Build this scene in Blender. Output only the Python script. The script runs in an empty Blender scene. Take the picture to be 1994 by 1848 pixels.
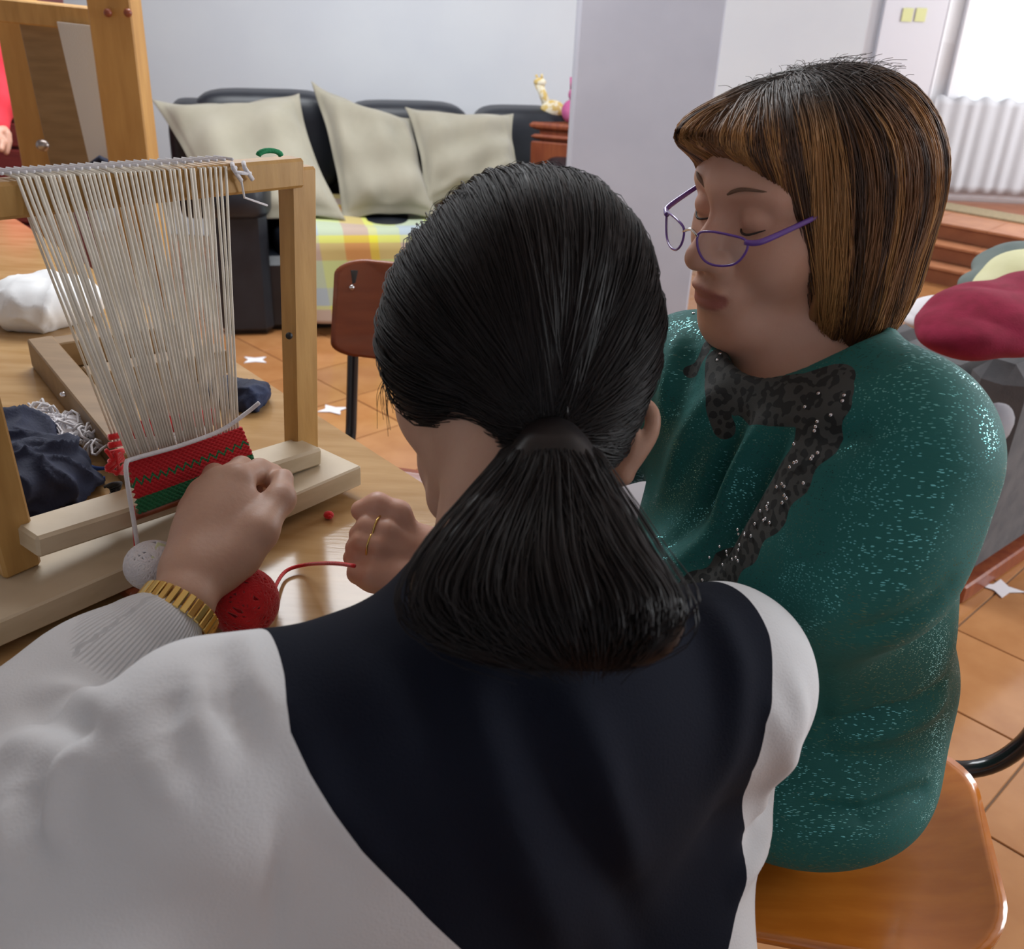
import bpy, math, random
import numpy as np
from mathutils import Matrix, Vector
random.seed(4); RNG = np.random.RandomState(4)
SC = bpy.context.scene

# ---------------------------------------------------------------- camera
F, CX, CY, H = 1900.0, 997.0, 924.0, 1.32
_d = np.array([820 - 997, 4640 - 924, F]); _d /= np.linalg.norm(_d)
_up = -_d; _z = np.array([0, 0, 1.0]); _fy = _z - (_z @ _up) * _up; _fy /= np.linalg.norm(_fy)
_rx = np.cross(_fy, _up); _rx = _rx if _rx[0] > 0 else -_rx
W = np.array([_rx, _fy, _up])                      # world = W @ cam (x right, y down, z forward)
CAMP = np.array([0, 0, H])
cam_d = bpy.data.cameras.new('camera'); cam = bpy.data.objects.new('camera', cam_d); SC.collection.objects.link(cam)
R = W @ np.diag([1, -1, -1])
cam.matrix_world = Matrix([[*R[0], 0], [*R[1], 0], [*R[2], H], [0, 0, 0, 1]])
cam_d.sensor_fit = 'HORIZONTAL'; cam_d.sensor_width = 36; cam_d.lens = 36 * F / 1994
cam_d.clip_start = .02
cam_d.dof.use_dof = True; cam_d.dof.focus_distance = 1.0; cam_d.dof.aperture_fstop = 10.0
SC.camera = cam
# ---------------------------------------------------------------- world, lights, exposure
SC.view_settings.view_transform = 'Standard'; SC.view_settings.look = 'None'
SC.view_settings.gamma = 1.0; SC.view_settings.exposure = 0.0; SC.view_settings.use_curve_mapping = False
wd = bpy.data.worlds.new('world'); SC.world = wd; wd.use_nodes = True
wd.node_tree.nodes['Background'].inputs[0].default_value = (.86, .93, 1.0, 1)
wd.node_tree.nodes['Background'].inputs[1].default_value = 1.3

def area(name, loc, to, size, power, color=(1, 1, 1), sy=None):
    l = bpy.data.lights.new(name, 'AREA'); l.energy = power; l.color = color
    l.shape = 'RECTANGLE'; l.size = size; l.size_y = sy or size
    o = bpy.data.objects.new(name, l); SC.collection.objects.link(o); o.location = loc
    o.rotation_euler = (Vector(to) - Vector(loc)).to_track_quat('-Z', 'Y').to_euler()
    return o
area('daylight_window_right', (3.9, 1.6, 1.6), (0, 1.1, .7), 1.6, 95, (.93, .97, 1.0), 1.4)
area('rear_side_window', (3.9, 4.7, 1.6), (1.0, 5.2, 1.2), 1.2, 70, (.95, .98, 1.0), 1.6)
area('ceiling_lamp', (-.8, 3.1, 2.65), (-.8, 3.1, 0), 1.7, 88, (.93, .97, 1.0))

# ---------------------------------------------------------------- geometry helpers
def ray(px, py): return W @ np.array([(px - CX) / F, (py - CY) / F, 1.0])
def P(px, py, d): return CAMP + d * ray(px, py)
def Z(px, py, z=0.0):
    r = ray(px, py); return CAMP + r * ((z - H) / r[2])
def YP(px, py, y):
    r = ray(px, py); return CAMP + r * (y / r[1])
def plane(px, py, p0, n):
    r = ray(px, py); return CAMP + r * (((p0 - CAMP) @ n) / (r @ n))
def proj(p):
    c = W.T @ (np.asarray(p, float) - CAMP); return CX + F * c[0] / c[2], CY + F * c[1] / c[2], c[2]
def nrm(v):
    v = np.asarray(v, float); return v / np.linalg.norm(v)
def A(*v): return np.array(v, float)

def link(name, me, m=None, parent=None, smooth=False):
    o = bpy.data.objects.new(name, me); SC.collection.objects.link(o)
    if m: me.materials.append(m)
    if parent is not None: o.parent = parent
    if smooth: me.polygons.foreach_set('use_smooth', [True] * len(me.polygons))
    return o
def mesh(name, V, Fc, m=None, parent=None, smooth=False):
    me = bpy.data.meshes.new(name); me.from_pydata([tuple(v) for v in V], [], [tuple(f) for f in Fc]); me.update()
    return link(name, me, m, parent, smooth)
def meshq(name, V, Q, m=None, parent=None, smooth=True):
    """fast mesh from numpy arrays; Q has n faces of equal size"""
    V = np.asarray(V, np.float32); Q = np.asarray(Q, np.int32); k = Q.shape[1]
    me = bpy.data.meshes.new(name)
    me.vertices.add(len(V)); me.vertices.foreach_set('co', V.ravel())
    me.loops.add(Q.size); me.loops.foreach_set('vertex_index', Q.ravel())
    me.polygons.add(len(Q)); me.polygons.foreach_set('loop_start', np.arange(0, Q.size, k, dtype=np.int32))
    me.polygons.foreach_set('loop_total', np.full(len(Q), k, np.int32))
    me.update(calc_edges=True); me.validate()
    return link(name, me, m, parent, smooth)
def attr(o, name, vals):
    a = o.data.attributes.new(name, 'FLOAT', 'POINT'); a.data.foreach_set('value', np.asarray(vals, np.float32))
def cattr(o, name, cols):
    a = o.data.color_attributes.new(name, 'FLOAT_COLOR', 'POINT')
    c = np.ones((len(cols), 4), np.float32); c[:, :3] = cols; a.data.foreach_set('color', c.ravel())
def tag(o, label, cat, group=None, kind=None):
    if label: o['label'] = label
    if cat: o['category'] = cat
    if group: o['group'] = group
    if kind: o['kind'] = kind
    return o
def thing(name, loc, label, cat, group=None):
    o = bpy.data.objects.new(name, None); SC.collection.objects.link(o); o.location = tuple(loc)
    o.empty_display_size = .05; tag(o, label, cat, group); bpy.context.view_layer.update(); return o
def keep(o, parent):
    """parent a world-space mesh to a thing without moving it"""
    o.parent = parent; o.matrix_parent_inverse = parent_matrix(parent).inverted(); return o
def parent_matrix(p):
    m = p.matrix_basis.copy()
    return (parent_matrix(p.parent) @ p.matrix_parent_inverse @ m) if p.parent else m
def struct(o): o['kind'] = 'structure'; return o
def stuff(o): o['kind'] = 'stuff'; return o
def axes(fwd, up=(0, 0, 1)):
    f = nrm(fwd); u = A(*up) - (A(*up) @ f) * f; u = nrm(u); return f, np.cross(u, f), u
def obox(c, ax, half, bev=0.0):
    """verts/faces of a bevelled box: c centre, ax three axes, half sizes"""
    ax = [A(*a) for a in ax]; h = A(*half)
    if bev <= 0:
        V = [c + sum(s * hh * a for s, hh, a in zip(S, h, ax)) for S in
             [(-1, -1, -1), (1, -1, -1), (1, 1, -1), (-1, 1, -1), (-1, -1, 1), (1, -1, 1), (1, 1, 1), (-1, 1, 1)]]
        return V, [(0, 3, 2, 1), (4, 5, 6, 7), (0, 1, 5, 4), (1, 2, 6, 5), (2, 3, 7, 6), (3, 0, 4, 7)]
    b = min(bev, *(h * .9)); V = []; idx = {}
    for sx in (-1, 1):
        for sy in (-1, 1):
            for sz in (-1, 1):
                s = (sx, sy, sz)
                for k in range(3):
                    q = [s[i] * (h[i] if i == k else h[i] - b) for i in range(3)]
                    idx[s + (k,)] = len(V); V.append(c + sum(q[i] * ax[i] for i in range(3)))
    Fc = []
    def add(f): Fc.append(tuple(f))
    for k in range(3):
        i, j = (k + 1) % 3, (k + 2) % 3
        for sk in (-1, 1):
            f = []
            for (si, sj) in ((-1, -1), (1, -1), (1, 1), (-1, 1)):
                s = [0, 0, 0]; s[k] = sk; s[i] = si; s[j] = sj; f.append(idx[tuple(s) + (k,)])
            add(f if sk > 0 else f[::-1])
        for si in (-1, 1):
            for sj in (-1, 1):
                s0 = [0, 0, 0]; s1 = [0, 0, 0]; s0[k] = -1; s1[k] = 1
                for s in (s0, s1): s[i] = si; s[j] = sj
                f = [idx[tuple(s0) + (i,)], idx[tuple(s1) + (i,)], idx[tuple(s1) + (j,)], idx[tuple(s0) + (j,)]]
                add(f if si * sj < 0 else f[::-1])
    for sx in (-1, 1):
        for sy in (-1, 1):
            for sz in (-1, 1):
                f = [idx[(sx, sy, sz, k)] for k in range(3)]
                add(f if sx * sy * sz > 0 else f[::-1])
    return V, Fc
class MB:
    def __init__(s): s.V = []; s.F = []
    def add(s, V, Fc):
        o = len(s.V); s.V += [A(*v) for v in V]; s.F += [tuple(i + o for i in f) for f in Fc]; return s
    def box(s, c, ax, half, bev=0.0): return s.add(*obox(A(*c), ax, half, bev))
    def tube(s, pts, r, n=10, cap=True, closed=False, smoothn=0):
        pts = np.array(pts, float)
        if smoothn: pts = spline(pts, smoothn, closed)
        r = np.full(len(pts), r) if np.isscalar(r) else np.interp(np.linspace(0, 1, len(pts)), np.linspace(0, 1, len(r)), r)
        T = np.gradient(pts, axis=0)
        if closed: T = np.roll(pts, -1, 0) - np.roll(pts, 1, 0)
        T /= np.linalg.norm(T, axis=1)[:, None] + 1e-12
        a = np.cross(T[0], A(0, 0, 1)); a = a if np.linalg.norm(a) > .1 else np.cross(T[0], A(0, 1, 0)); a = nrm(a)
        V = []
        for i in range(len(pts)):
            a = nrm(a - (a @ T[i]) * T[i]); b = np.cross(T[i], a)
            for k in range(n):
                t = 2 * math.pi * k / n; V.append(pts[i] + r[i] * (math.cos(t) * a + math.sin(t) * b))
        Fc = []; L = len(pts)
        for i in range(L if closed else L - 1):
            for k in range(n):
                j = (i + 1) % L; Fc.append((i * n + k, i * n + (k + 1) % n, j * n + (k + 1) % n, j * n + k))
        if cap and not closed: Fc += [tuple(range(n))[::-1], tuple((L - 1) * n + k for k in range(n))]
        return s.add(V, Fc)
    def ball(s, c, r, ax=None, nu=16, nv=10):
        r = A(r, r, r) if np.isscalar(r) else A(*r); ax = ax or [A(1, 0, 0), A(0, 1, 0), A(0, 0, 1)]; V = []
        for j in range(nv + 1):
            ph = math.pi * j / nv
            for i in range(nu):
                th = 2 * math.pi * i / nu
                q = (math.sin(ph) * math.cos(th) * r[0], math.sin(ph) * math.sin(th) * r[1], math.cos(ph) * r[2])
                V.append(A(*c) + sum(q[k] * A(*ax[k]) for k in range(3)))
        Fc = [(j * nu + i, (j + 1) * nu + i, (j + 1) * nu + (i + 1) % nu, j * nu + (i + 1) % nu) for j in range(nv) for i in range(nu)]
        return s.add(V, Fc)
    def build(s, name, m, parent=None, smooth=False):
        o = mesh(name, s.V, s.F, m, None, smooth)
        if parent is not None: keep(o, parent)
        return o
def spline(pts, n, closed=False):
    pts = np.array(pts, float)
    if closed: q = np.vstack([pts[-1], pts, pts[0], pts[1]])
    else: q = np.vstack([2 * pts[0] - pts[1], pts, 2 * pts[-1] - pts[-2]])
    out = []
    for i in range(1, len(q) - 2):
        for k in range(n):
            t = k / n; a, b, c, d = q[i - 1], q[i], q[i + 1], q[i + 2]
            out.append(.5 * (2 * b + (c - a) * t + (2 * a - 5 * b + 4 * c - d) * t * t + (3 * b - a - 3 * c + d) * t ** 3))
    if not closed: out.append(q[-2])
    return np.array(out)
def prism(poly, z0, z1):
    n = len(poly); V = [(*p[:2], z0) for p in poly] + [(*p[:2], z1) for p in poly]
    return V, [tuple(range(n))[::-1], tuple(range(n, 2 * n))] + [(i, (i + 1) % n, n + (i + 1) % n, n + i) for i in range(n)]
def rrect(cx, cy, w, d, r, n=6, ang=0.0):
    out = []
    for (sx, sy, a0) in ((1, 1, 0), (-1, 1, 90), (-1, -1, 180), (1, -1, 270)):
        for k in range(n + 1):
            a = math.radians(a0 + 90 * k / n)
            out.append((sx * (w / 2 - r) + r * math.cos(a), sy * (d / 2 - r) + r * math.sin(a)))
    c, s = math.cos(ang), math.sin(ang)
    return [(cx + x * c - y * s, cy + x * s + y * c) for x, y in out]

# ---------------------------------------------------------------- signed distance bodies
class Sdf:
    def __init__(s): s.ops = []
    def cap(s, a, b, ra, rb=None, k=.02, sub=False):
        rb = ra if rb is None else rb; s.ops.append(('c', A(*a), A(*b), ra, rb, k, sub)); return s
    def chain(s, pts, rs, k=.02):
        for i in range(len(pts) - 1): s.cap(pts[i], pts[i + 1], rs[i], rs[i + 1], k)
        return s
    def ell(s, c, ax, r, k=.02, sub=False):
        s.ops.append(('e', A(*c), np.array([A(*a) for a in ax]), A(*r), 0, k, sub)); return s
    def __call__(s, p):
        D = None
        for o in s.ops:
            if o[0] == 'c':
                ab = o[2] - o[1]; pa = p - o[1]; t = np.clip(pa @ ab / (ab @ ab + 1e-12), 0, 1)
                d = np.sqrt(((pa - t[:, None] * ab) ** 2).sum(1)) - (o[3] + (o[4] - o[3]) * t)
            else:
                q = (p - o[1]) @ o[2].T; k0 = np.sqrt(((q / o[3]) ** 2).sum(1)); k1 = np.sqrt(((q / o[3] ** 2) ** 2).sum(1)) + 1e-9
                d = k0 * (k0 - 1) / k1
            k = o[5]
            if D is None: D = d
            elif o[6]:
                h = np.maximum(k - np.abs(D + d), 0) / k; D = np.maximum(D, -d) + h * h * k * .25
            else:
                h = np.maximum(k - np.abs(D - d), 0) / k; D = np.minimum(D, d) - h * h * k * .25
        return D
    def bounds(s):
        lo = []; hi = []
        for o in s.ops:
            if o[6]: continue
            if o[0] == 'c':
                r = max(o[3], o[4]); lo += [np.minimum(o[1], o[2]) - r]; hi += [np.maximum(o[1], o[2]) + r]
            else: lo += [o[1] - o[3].max()]; hi += [o[1] + o[3].max()]
        return np.min(lo, 0) - .03, np.max(hi, 0) + .03
def grad(f, p, e=4e-4):
    K = np.array([[1, -1, -1], [-1, -1, 1], [-1, 1, -1], [1, 1, 1]], float)
    g = sum(k * f(p + e * k)[:, None] for k in K); return g / (np.linalg.norm(g, axis=1)[:, None] + 1e-12)
def nets(f, lo, hi, h, newton=3):
    B = 8; n = np.ceil((hi - lo) / (h * B)).astype(int) + 1; N = n * B
    cc = np.stack(np.meshgrid(*[np.arange(k) for k in n], indexing='ij'), -1).reshape(-1, 3)
    ctr = lo + (cc + .5) * B * h; dc = f(ctr)
    G = np.repeat(np.repeat(np.repeat(dc.reshape(n).astype(np.float32), B, 0), B, 1), B, 2)
    act = cc[np.abs(dc) < B * h * 1.25 + .004]
    off = np.stack(np.meshgrid(*[np.arange(B)] * 3, indexing='ij'), -1).reshape(-1, 3)
    for i in range(0, len(act), 800):
        g = (act[i:i + 800, None, :] * B + off[None]).reshape(-1, 3)
        G[g[:, 0], g[:, 1], g[:, 2]] = f(lo + g * h)
    S = G < 0; c = np.zeros(tuple(N - 1), np.uint8)
    for a in (0, 1):
        for b in (0, 1):
            for d in (0, 1): c += S[a:N[0] - 1 + a, b:N[1] - 1 + b, d:N[2] - 1 + d]
    am = (c > 0) & (c < 8); ci = np.argwhere(am); idx = np.full(am.shape, -1, np.int32); idx[am] = np.arange(len(ci))
    acc = np.zeros((len(ci), 3)); cnt = np.zeros(len(ci))
    for ax in range(3):
        o1, o2 = [(1, 2), (0, 2), (0, 1)][ax]
        for u in (0, 1):
            for v in (0, 1):
                a = ci.copy(); a[:, o1] += u; a[:, o2] += v; b = a.copy(); b[:, ax] += 1
                va = G[a[:, 0], a[:, 1], a[:, 2]]; vb = G[b[:, 0], b[:, 1], b[:, 2]]; m = (va < 0) != (vb < 0)
                t = va / np.where(m, va - vb, 1); q = a.astype(float); q[:, ax] += t
                acc[m] += q[m]; cnt[m] += 1
    V = lo + h * acc / np.maximum(cnt, 1)[:, None]
    Q = []
    for ax in range(3):
        o1, o2 = (ax + 1) % 3, (ax + 2) % 3
        s0 = [slice(1, N[i] - 1) for i in range(3)]; s0[ax] = slice(0, N[ax] - 1)
        s1 = list(s0); s1[ax] = slice(1, N[ax])
        d = S[tuple(s0)].astype(np.int8) - S[tuple(s1)].astype(np.int8)
        for sg in (1, -1):
            e = np.argwhere(d == sg)
            if not len(e): continue
            st = np.array([s.start for s in s0]); e = e + st
            def at(u, v):
                a = e.copy(); a[:, o1] -= u; a[:, o2] -= v; return idx[a[:, 0], a[:, 1], a[:, 2]]
            q = np.stack([at(1, 1), at(0, 1), at(0, 0), at(1, 0)], 1)
            Q.append(q if sg > 0 else q[:, ::-1])
    Q = np.vstack(Q); Q = Q[(Q >= 0).all(1)]
    for _ in range(newton):
        g = grad(f, V); d = f(V); V = V - g * np.clip(d, -h, h)[:, None] * .9
    return V, Q
def hit(f, px, py, d0=.35, d1=1.6):
    """first surface point met along a sight line (used to lay seams and folds on a body)"""
    r = ray(px, py); t = np.linspace(d0, d1, 400); v = f(CAMP + t[:, None] * r)
    i = np.argmax(v < 0.0005)
    if v[i] >= .0005: i = int(np.argmin(v))
    return CAMP + t[i] * r
def polydist(V, pts):
    pts = np.array(pts); D = np.full(len(V), 9.0); T = np.zeros(len(V)); n = len(pts) - 1
    for i in range(n):
        a, b = pts[i], pts[i + 1]; ab = b - a; t = np.clip((V - a) @ ab / (ab @ ab + 1e-12), 0, 1)
        d = np.linalg.norm(V - a - t[:, None] * ab, axis=1); m = d < D; D[m] = d[m]; T[m] = (i + t[m]) / n
    return D, T
def folds(V, f, lines):
    """raise/lower the cloth along lines: (pixel polyline, height, width)"""
    g = grad(f, V, 1e-3); disp = np.zeros(len(V))
    for pl, amp, w in lines:
        D, T = polydist(V, [hit(f, *q) for q in pl])
        disp += amp * 1.45 * np.exp(-(D / (w * 1.15)) ** 2) * np.sin(np.pi * np.clip(T * .9 + .05, 0, 1)) ** .5
    return V + g * disp[:, None]
def vnoise(p, s, seed=0):
    """cheap smooth noise: sum of rotated sines"""
    r = np.random.RandomState(seed); o = 0
    for _ in range(7):
        k = r.normal(size=3); k *= (0.6 + r.rand()) / np.linalg.norm(k) * s; o = o + np.sin(p @ k + r.rand() * 6.28)
    return o / 3.5

# ---------------------------------------------------------------- materials
def mat(name, col, rough=.6, col2=None, scale=20, stretch=(1, 1, 1), bump=0.0, bscale=None, metal=0.0, spec=.5, coat=0.0,
        sheen=0.0, sss=0.0, detail=4, contrast=(.35, .65)):
    m = bpy.data.materials.new(name); m.use_nodes = True; nt = m.node_tree; N = nt.nodes; L = nt.links
    b = N['Principled BSDF']; b.inputs['Base Color'].default_value = (*col, 1); b.inputs['Roughness'].default_value = rough
    b.inputs['Metallic'].default_value = metal; b.inputs['Specular IOR Level'].default_value = spec
    b.inputs['Coat Weight'].default_value = coat; b.inputs['Coat Roughness'].default_value = .08
    b.inputs['Sheen Weight'].default_value = sheen
    if sss:
        b.inputs['Subsurface Weight'].default_value = sss; b.inputs['Subsurface Radius'].default_value = (.010, .004, .002)
        b.inputs['Subsurface Scale'].default_value = 1.0
    tc = N.new('ShaderNodeTexCoord'); mp = N.new('ShaderNodeMapping'); mp.inputs['Scale'].default_value = stretch
    L.new(tc.outputs['Object'], mp.inputs[0])
    if col2 is not None:
        n = N.new('ShaderNodeTexNoise'); n.inputs['Scale'].default_value = scale; n.inputs['Detail'].default_value = detail
        r = N.new('ShaderNodeValToRGB'); r.color_ramp.elements[0].position = contrast[0]; r.color_ramp.elements[1].position = contrast[1]
        r.color_ramp.elements[0].color = (*col, 1); r.color_ramp.elements[1].color = (*col2, 1)
        L.new(mp.outputs[0], n.inputs['Vector']); L.new(n.outputs[0], r.inputs[0]); L.new(r.outputs[0], b.inputs['Base Color'])
    if bump:
        n2 = N.new('ShaderNodeTexNoise'); n2.inputs['Scale'].default_value = bscale or scale * 3; n2.inputs['Detail'].default_value = 3
        bp = N.new('ShaderNodeBump'); bp.inputs['Strength'].default_value = bump; bp.inputs['Distance'].default_value = .002
        L.new(mp.outputs[0], n2.inputs['Vector']); L.new(n2.outputs[0], bp.inputs['Height']); L.new(bp.outputs[0], b.inputs['Normal'])
    m.diffuse_color = (*col, 1); return m
def node(m, typ, **kw):
    n = m.node_tree.nodes.new(typ)
    for k, v in kw.items(): setattr(n, k, v)
    return n
def lk(m, a, b): m.node_tree.links.new(a, b)
def bsdf(m): return m.node_tree.nodes['Principled BSDF']
def mixc(m, fac, a, b):
    n = node(m, 'ShaderNodeMix', data_type='RGBA')
    for s, v in ((0, fac), (6, a), (7, b)):
        if isinstance(v, (tuple, float, int)): n.inputs[s].default_value = v if not isinstance(v, tuple) else (*v, 1)
        else: lk(m, v, n.inputs[s])
    return n.outputs[2]
def mth(m, op, a, b=0.0, c=None):
    n = node(m, 'ShaderNodeMath', operation=op)
    for s, v in ((0, a), (1, b), (2, c)):
        if v is None: continue
        if isinstance(v, (float, int)): n.inputs[s].default_value = v
        else: lk(m, v, n.inputs[s])
    return n.outputs[0]
def cvary(m, amt=.15):
    """per-object brightness variation"""
    b = bsdf(m); oi = node(m, 'ShaderNodeObjectInfo'); h = node(m, 'ShaderNodeHueSaturation')
    lk(m, mth(m, 'MULTIPLY_ADD', oi.outputs['Random'], amt, 1 - amt / 2), h.inputs['Value'])
    src = b.inputs['Base Color']
    if src.is_linked: lk(m, src.links[0].from_socket, h.inputs['Color'])
    else: h.inputs['Color'].default_value = src.default_value
    lk(m, h.outputs[0], src); return m

M = {}
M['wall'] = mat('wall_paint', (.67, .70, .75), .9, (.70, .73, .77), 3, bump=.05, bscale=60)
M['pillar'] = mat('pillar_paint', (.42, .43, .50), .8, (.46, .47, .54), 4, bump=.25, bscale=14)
M['white'] = mat('white_paint', (.78, .77, .80), .6)
M['lilac'] = mat('door_paint', (.62, .60, .64), .5)
M['ceil'] = mat('ceiling_paint', (.75, .75, .75), .9)
M['grout'] = mat('grout', (.30, .20, .13), .8)
M['tile'] = cvary(mat('terracotta_tile', (.36, .155, .055), .13, (.43, .20, .078), 9, bump=.02, bscale=5, spec=.5), .2)
M['steptile'] = cvary(mat('step_tile', (.42, .17, .08), .35, (.50, .22, .11), 12), .15)
M['riser'] = mat('riser_tile', (.25, .085, .04), .4, (.3, .11, .05), 12)
M['table'] = mat('varnished_beech', (.42, .245, .10), .13, (.52, .33, .155), 5, (1.5, 9, 9), .03, 30, spec=.4)
M['beech_edge'] = mat('beech_edge', (.34, .21, .10), .5)
M['oak'] = mat('honey_wood', (.40, .215, .06), .45, (.50, .285, .09), 8, (8, 8, 1.2), .08, 40)
M['bigwood'] = mat('floor_loom_wood', (.46, .235, .06), .5, (.55, .30, .085), 6, (7, 7, 1), .08, 40)
M['pine'] = mat('pale_pine', (.52, .42, .28), .5, (.62, .51, .36), 7, (2, 2, 8), .06, 40)
M['board'] = mat('brown_board', (.19, .11, .042), .5, (.25, .15, .065), 8, (1, 6, 6))
M['darkred'] = mat('mahogany', (.11, .012, .012), .35, (.16, .022, .018), 8, (1, 1, 8))
M['cabinet'] = mat('cabinet_wood', (.20, .045, .022), .3, (.28, .075, .03), 9, (6, 6, 1))
M['leather'] = mat('black_leather', (.007, .009, .015), .42, (.012, .015, .022), 10, bump=.25, bscale=180)
M['cush'] = mat('cream_cushion', (.27, .25, .19), .9, (.32, .295, .23), 5, bump=.35, bscale=14, sheen=.3)
M['skinl'] = mat('skin_light', (.52, .27, .19), .48, (.60, .34, .25), 22, bump=.10, bscale=260, sss=.25)
M['skinw'] = mat('skin_warm', (.52, .31, .225), .5, (.58, .36, .265), 24, bump=.12, bscale=240, sss=.25)
M['black_metal'] = mat('black_tube', (.012, .012, .014), .22, coat=.5)
M['orange_ply'] = mat('orange_plywood', (.48, .135, .012), .2, (.58, .18, .02), 5, (2, 9, 9), .03, 30, coat=.5)
M['red_ply'] = mat('red_brown_plywood', (.24, .055, .018), .35, (.30, .075, .026), 5, (2, 9, 9), coat=.2)
M['screw'] = mat('screw_metal', (.35, .3, .28), .3, metal=1)
M['gold'] = mat('gold_metal', (.80, .58, .20), .25, metal=1)
M['chrome'] = mat('steel', (.75, .75, .78), .15, metal=1)
M['purple'] = mat('purple_frame', (.16, .07, .38), .25, coat=.6)
M['redyarn'] = mat('red_yarn', (.62, .006, .012), .85, (.75, .015, .02), 60, bump=.5, bscale=400, sheen=.4)
M['whiteyarn'] = mat('white_yarn', (.78, .76, .78), .85, (.68, .66, .70), 60, bump=.4, bscale=400, sheen=.3)
M['warp'] = mat('warp_cotton', (.78, .73, .63), .85, (.86, .81, .71), 60)
M['greenyarn'] = mat('green_yarn', (.008, .20, .075), .85, (.015, .26, .10), 60, bump=.5, bscale=400)
M['navy'] = mat('navy_cloth', (.006, .010, .035), .8, (.012, .03, .10), 9, bump=.3, bscale=300, contrast=(.5, .75))
M['blue'] = mat('blue_cloth', (.02, .06, .26), .8, (.03, .09, .34), 10)
M['bag'] = mat('white_plastic_bag', (.80, .82, .84), .5, bump=.3, bscale=25)
M['maroon'] = mat('maroon_fleece', (.20, .006, .030), .95, (.26, .010, .045), 30, bump=.3, bscale=300)
M['redcloth'] = mat('red_cardigan', (.62, .025, .045), .9, (.75, .04, .06), 14)
M['greyfab'] = mat('grey_upholstery', (.075, .075, .082), .9, (.11, .105, .11), 18, bump=.3, bscale=300)
M['greyrub'] = mat('grey_cushion_fabric', (.20, .195, .22), .9, (.25, .24, .26), 12)
M['tealgrey'] = mat('teal_grey_cloth', (.13, .17, .165), .9, (.17, .21, .20), 12)
M['yellow'] = mat('pale_yellow_cloth', (.62, .62, .36), .9, (.70, .70, .45), 10)
M['whitecloth'] = mat('white_cloth', (.75, .74, .78), .9)
M['paper'] = mat('paper', (.34, .31, .33), .6)
M['lightblue'] = mat('pale_blue_edge', (.62, .70, .82), .4)
M['sticker'] = mat('yellow_green_sticker', (.62, .62, .30), .5)
M['hairpin'] = mat('hair_tie', (.004, .004, .006), .6)
M['sheer'] = mat('sheer_curtain', (.52, .52, .55), .8)
bsdf(M['sheer']).inputs['Alpha'].default_value = .93
M['teeth'] = mat('giraffe_plush', (.62, .45, .15), .9, (.75, .70, .55), 40, contrast=(.48, .56))
M['pink'] = mat('pink_plush', (.60, .16, .34), .9, (.45, .08, .25), 20)
M['lip'] = mat('lip_tint', (.34, .10, .085), .4)
M['lash'] = mat('eyelash', (.03, .018, .014), .6)
M['denim'] = mat('dark_trousers', (.012, .014, .028), .8, (.018, .02, .04), 30)
M['greytr'] = mat('grey_mauve_trousers', (.32, .29, .31), .85, (.36, .33, .35), 20)
gl = bpy.data.materials.new('spectacle_glass'); gl.use_nodes = True; M['glass'] = gl
bsdf(gl).inputs['Alpha'].default_value = .10; bsdf(gl).inputs['Roughness'].default_value = 0.03
pane = bpy.data.materials.new('window_glass'); pane.use_nodes = True; M['pane'] = pane
bsdf(pane).inputs['Alpha'].default_value = .08; bsdf(pane).inputs['Roughness'].default_value = 0.02

# ================================================================ ROOM
def quadbox(name, x0, x1, y0, y1, z0, z1, m, parent=None, bev=0.0):
    V, Fc = obox(A((x0 + x1) / 2, (y0 + y1) / 2, (z0 + z1) / 2), [A(1, 0, 0), A(0, 1, 0), A(0, 0, 1)], ((x1 - x0) / 2, (y1 - y0) / 2, (z1 - z0) / 2), bev)
    o = mesh(name, V, Fc, m)
    if parent is not None: keep(o, parent)
    return o
WY = 5.25                                           # back wall
RY = 6.0                                            # wall of the glazed door, beyond the steps
floor = struct(quadbox('floor', -4.2, 4.2, -1.6, 6.6, -.08, -.004, M['grout']))
wb = struct(quadbox('wall_back', -4.2, 1.62, WY, WY + .15, 0, 2.75, M['wall']))
wl = struct(quadbox('wall_left', -4.35, -4.2, -1.6, WY + .1, 0, 2.75, M['wall']))
wf_ = struct(quadbox('wall_front', -4.35, 4.35, -1.75, -1.6, 0, 2.75, M['wall']))
wri = struct(quadbox('wall_right_side', 4.2, 4.35, -1.6, 6.1, 0, 2.75, M['wall']))
ceil = struct(quadbox('ceiling', -4.35, 4.2, -1.6, 6.8, 2.75, 2.85, M['ceil']))
# individual floor tiles laid on the diagonal
TS = .287; s2 = math.sqrt(.5); e1 = A(s2, s2, 0); e2 = A(-s2, s2, 0)
p0 = A(1.16, 2.084, 0) * (1.32 / 1.45)
tm = bpy.data.meshes.new('tile'); g_ = .0022
V_, F_ = obox(A(0, 0, -.003), [e1, e2, A(0, 0, 1)], (TS / 2 - g_, TS / 2 - g_, .0035), .0012)
tm.from_pydata([tuple(v) for v in V_], [], F_); tm.materials.append(M['tile'])
tiles = []
for i in range(-30, 31):
    for j in range(-30, 31):
        c = p0 + (i + .5) * TS * e2 + (j + .5) * TS * e1
        if not (-4.1 < c[0] < 4.0 and -.6 < c[1] < 5.95): continue
        if c[0] < 1.62 and c[1] > WY - .12: continue
        x, y, d = proj(c)
        vis = -250 < x < 2250 and -100 < y < 2300 and d > .2
        tiles.append((0 if vis else 1, (c @ c), c))
tiles.sort(key=lambda t: (t[0], t[1])); rest = MB()
for k, (v, _, c) in enumerate(tiles):
    if v == 0 and k < 300:
        o = bpy.data.objects.new('tile', tm); SC.collection.objects.link(o); o.location = (c[0], c[1], random.uniform(-.0006, .0004)); o.parent = floor
    else: rest.box(c + A(0, 0, -.003), [e1, e2, A(0, 0, 1)], (TS / 2 - g_, TS / 2 - g_, .0035))
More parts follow.
